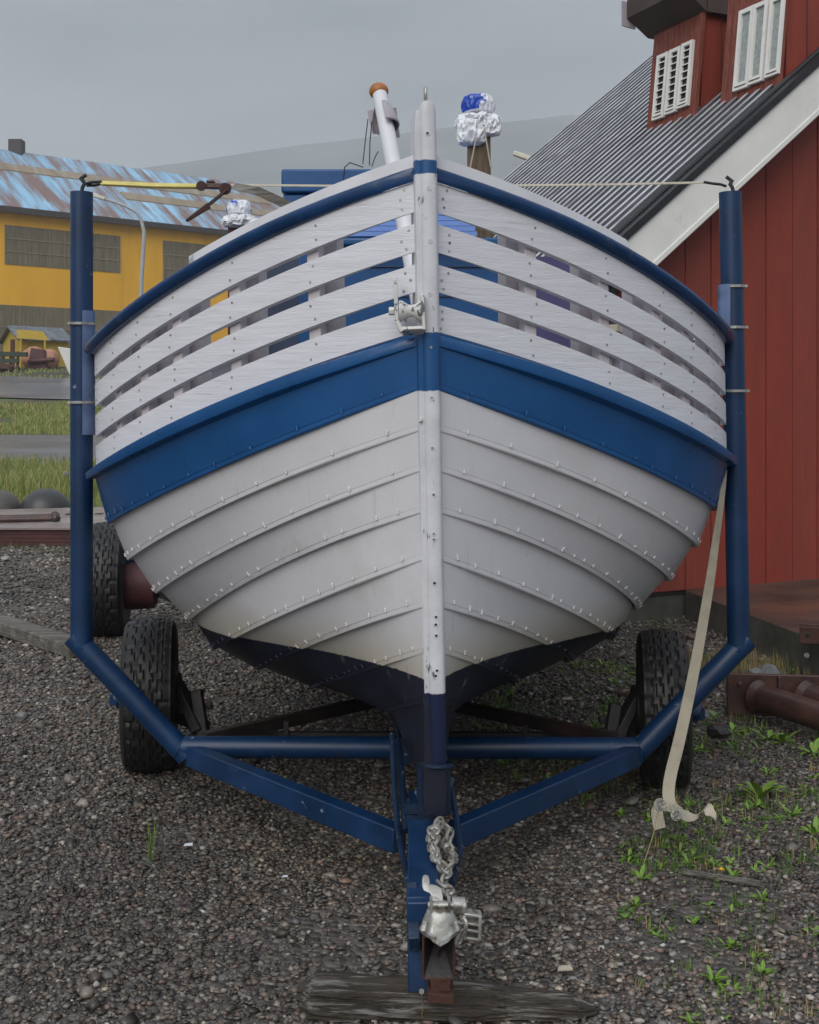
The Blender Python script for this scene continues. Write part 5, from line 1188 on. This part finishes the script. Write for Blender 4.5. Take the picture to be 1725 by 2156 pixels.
# ground cover on the right: one object
b = MB(); rr = random.Random(5)
def cover_density(x, y):
    return mnoise.noise(V((x*.008, y*.012, 1)))
cnt = 0
for i in range(4200):
    x = rr.uniform(1010, 1760); y = 1400+ (rr.random()**1.3)*760
    if cover_density(x, y) < -.02 and rr.random() < .9: continue
    if y > 1700 and x < 1300: continue
    if y > 1850 and rr.random() < .72: continue
    c = gpix(x, y); cnt += 1
    k = rr.random(); s_ = 1 if y < 1700 else .8
    if k < .08: rosette(c, rr.randint(5,9), rr.uniform(.035,.06)*s_, rr.uniform(.007,.014), rr, b, 0, (.5,1.3))
    elif k < .5: rosette(c, rr.randint(3,6), rr.uniform(.018,.045)*s_, rr.uniform(.005,.012), rr, b, rr.choice([0,1,1]), (.3,1.2))
    elif k < .85: tuft(c, rr.randint(4,9), rr.uniform(.03,.07), rr, spread=.03, b=b, mi=rr.choice([0,1,1,2]))
    else: tuft(c, 4, rr.uniform(.03,.06), rr, spread=.05, b=b, mi=1)
for (x0,x1,y0,y1,n,h,mi) in ((1440,1600,1380,1425,170,.10,2),(1540,1725,1400,1432,150,.12,2),(0,330,1128,1165,220,.10,1),(1000,1260,1440,1535,90,.05,1),(700,860,1430,1530,20,.04,1),(1360,1440,1310,1400,40,.10,1)):
    for i in range(n): tuft(gpix(rr.uniform(x0,x1), rr.uniform(y0,y1)), 5, h*rr.uniform(.5,1.2), rr, spread=.05, b=b, mi=mi if rr.random() < .7 else 1)
tag(b.build('ground_cover', [M['leaf'], M['leafdark'], M['straw']], smooth=0), kind='stuff')
# far grass: blades in bulk
def grass_field():
    vs = []; n = 0; C = []
    def seed(N_, x0, x1, y0, y1, h0, h1, w, dens=None):
        x = rng.uniform(x0, x1, N_); y = rng.uniform(y0, y1, N_); P = []
        k = np.array([mnoise.noise(V((a*.45, c*.45, 0)))+.28 > rng.random()*.6 for a, c in zip(x, y)]); x, y = x[k], y[k]; m_ = len(x)
        pn = np.array([mnoise.noise(V((a*.6, c*.6, 7))) for a, c in zip(x, y)])
        h = (h0+(h1-h0)*rng.random(m_))*(1+.8*pn); az = rng.uniform(0, 6.28, m_); z = np.interp(y, KY, KZ)
        ww = w*rng.uniform(.6,1.2,m_); lean = rng.uniform(.05,.4,m_)*h
        b0 = np.stack([x-ww, y, z], 1); b1 = np.stack([x+ww, y, z], 1); mid0 = np.stack([x-ww*.8+np.cos(az)*lean*.3, y, z+h*.6], 1); mid1 = mid0+np.array([1,0,0])*(ww*1.5)[:,None]
        tp = np.stack([x+np.cos(az)*lean, y+np.sin(az)*lean, z+h], 1)
        pal = np.array([(.19,.25,.045),(.11,.17,.03),(.30,.27,.11),(.25,.24,.07)])[rng.choice(4, m_, p=[.32,.22,.2,.26])]*rng.uniform(.7,1.2,(m_,1))
        return np.stack([b0,b1,mid1,mid0,tp], 1), pal
    A = [seed(42000, -9.5, -3.6, 15.8, 21.6, .10, .32, .007), seed(30000, -14, -6, 29.2, 40, .10, .22, .016), seed(9000, -5, -3.0, 15.2, 18, .1, .25, .008),
         seed(2200, -24, -8, 51.5, 58, .08, .2, .03)]
    v = np.concatenate([a[0] for a in A]); c = np.concatenate([a[1] for a in A]); m_ = len(v)
    me = bpy.data.meshes.new('grass'); me.vertices.add(m_*5); me.vertices.foreach_set('co', v.reshape(-1).astype(np.float32))
    base = (np.arange(m_)*5)[:,None]; lp = np.concatenate([base+np.array([0,1,2,3]), base+np.array([3,2,4])], 1).reshape(-1)
    me.loops.add(m_*7); me.loops.foreach_set('vertex_index', lp.astype(np.int32)); me.polygons.add(m_*2)
    st = (np.arange(m_)*7)[:,None]+np.array([0,4]); me.polygons.foreach_set('loop_start', st.reshape(-1).astype(np.int32)); me.polygons.foreach_set('loop_total', np.tile([4,3], m_).astype(np.int32)); me.update(calc_edges=True)
    ca = me.attributes.new('blade_colour', 'FLOAT_COLOR', 'POINT'); ca.data.foreach_set('color', np.repeat(np.concatenate([c, np.ones((m_,1))], 1), 5, axis=0).reshape(-1).astype(np.float32))
    m = bpy.data.materials.new('grass_blade'); m.use_nodes = True; N, L = nodes(m); at = N.new('ShaderNodeAttribute'); at.attribute_name = 'blade_colour'; L.new(at.outputs['Color'], N['Principled BSDF'].inputs['Base Color']); N['Principled BSDF'].inputs['Roughness'].default_value = .6
    me.materials.append(m); o = bpy.data.objects.new('grass', me); COL.objects.link(o); tag(o, kind='stuff')
grass_field()
# little scraps
for x, y, s_, m, nm, lab in ((397,1788,.016,'bag','paper_scrap','white paper scrap on the gravel below the left frame bar'),(600,1855,.010,'bag','paper_scrap','tiny white paper scrap on the open gravel left of the drawbar'),(1195,1478,.03,'webbing','wood_chip','pale wood chip among the weeds behind the cross tube'),
        (1190,2052,.022,'webbing','wood_chip','pale wood chip on the gravel right of the coupling'),(895,2040,.012,'rust','rust_flake','orange rust flake left of the front leg')):
    b = MB(); c = gpix(x, y)+V((0,0,.014)); b.hexa([c+V(p)*s_ for p in ((-1,-.5,0),(1,-.3,0),(.8,.6,.2),(-.7,.5,.1),(-1,-.5,.15),(1,-.3,.15),(.8,.6,.35),(-.7,.5,.25))]); tag(b.build(nm, M[m], smooth=0), lab, 'scrap')

# ------------------------------------------------------------------ haze
def haze():
    b = MB(); b.hexa([V(p) for z in (-1.5, 480) for p in ((-3300,-40,z),(3300,-40,z),(3300,3100,z),(-3300,3100,z))]); o = b.build('haze', bpy.data.materials.new('haze_air'), smooth=0)
    m = o.data.materials[0]; m.use_nodes = True; N, L = nodes(m); N.clear(); v = N.new('ShaderNodeVolumePrincipled'); v.inputs['Density'].default_value = .0008; v.inputs['Color'].default_value = (.93,.96,1,1)
    v.inputs['Anisotropy'].default_value = .2
    out = N.new('ShaderNodeOutputMaterial'); L.new(v.outputs[0], out.inputs['Volume']); tag(o, kind='stuff')
if True: haze()
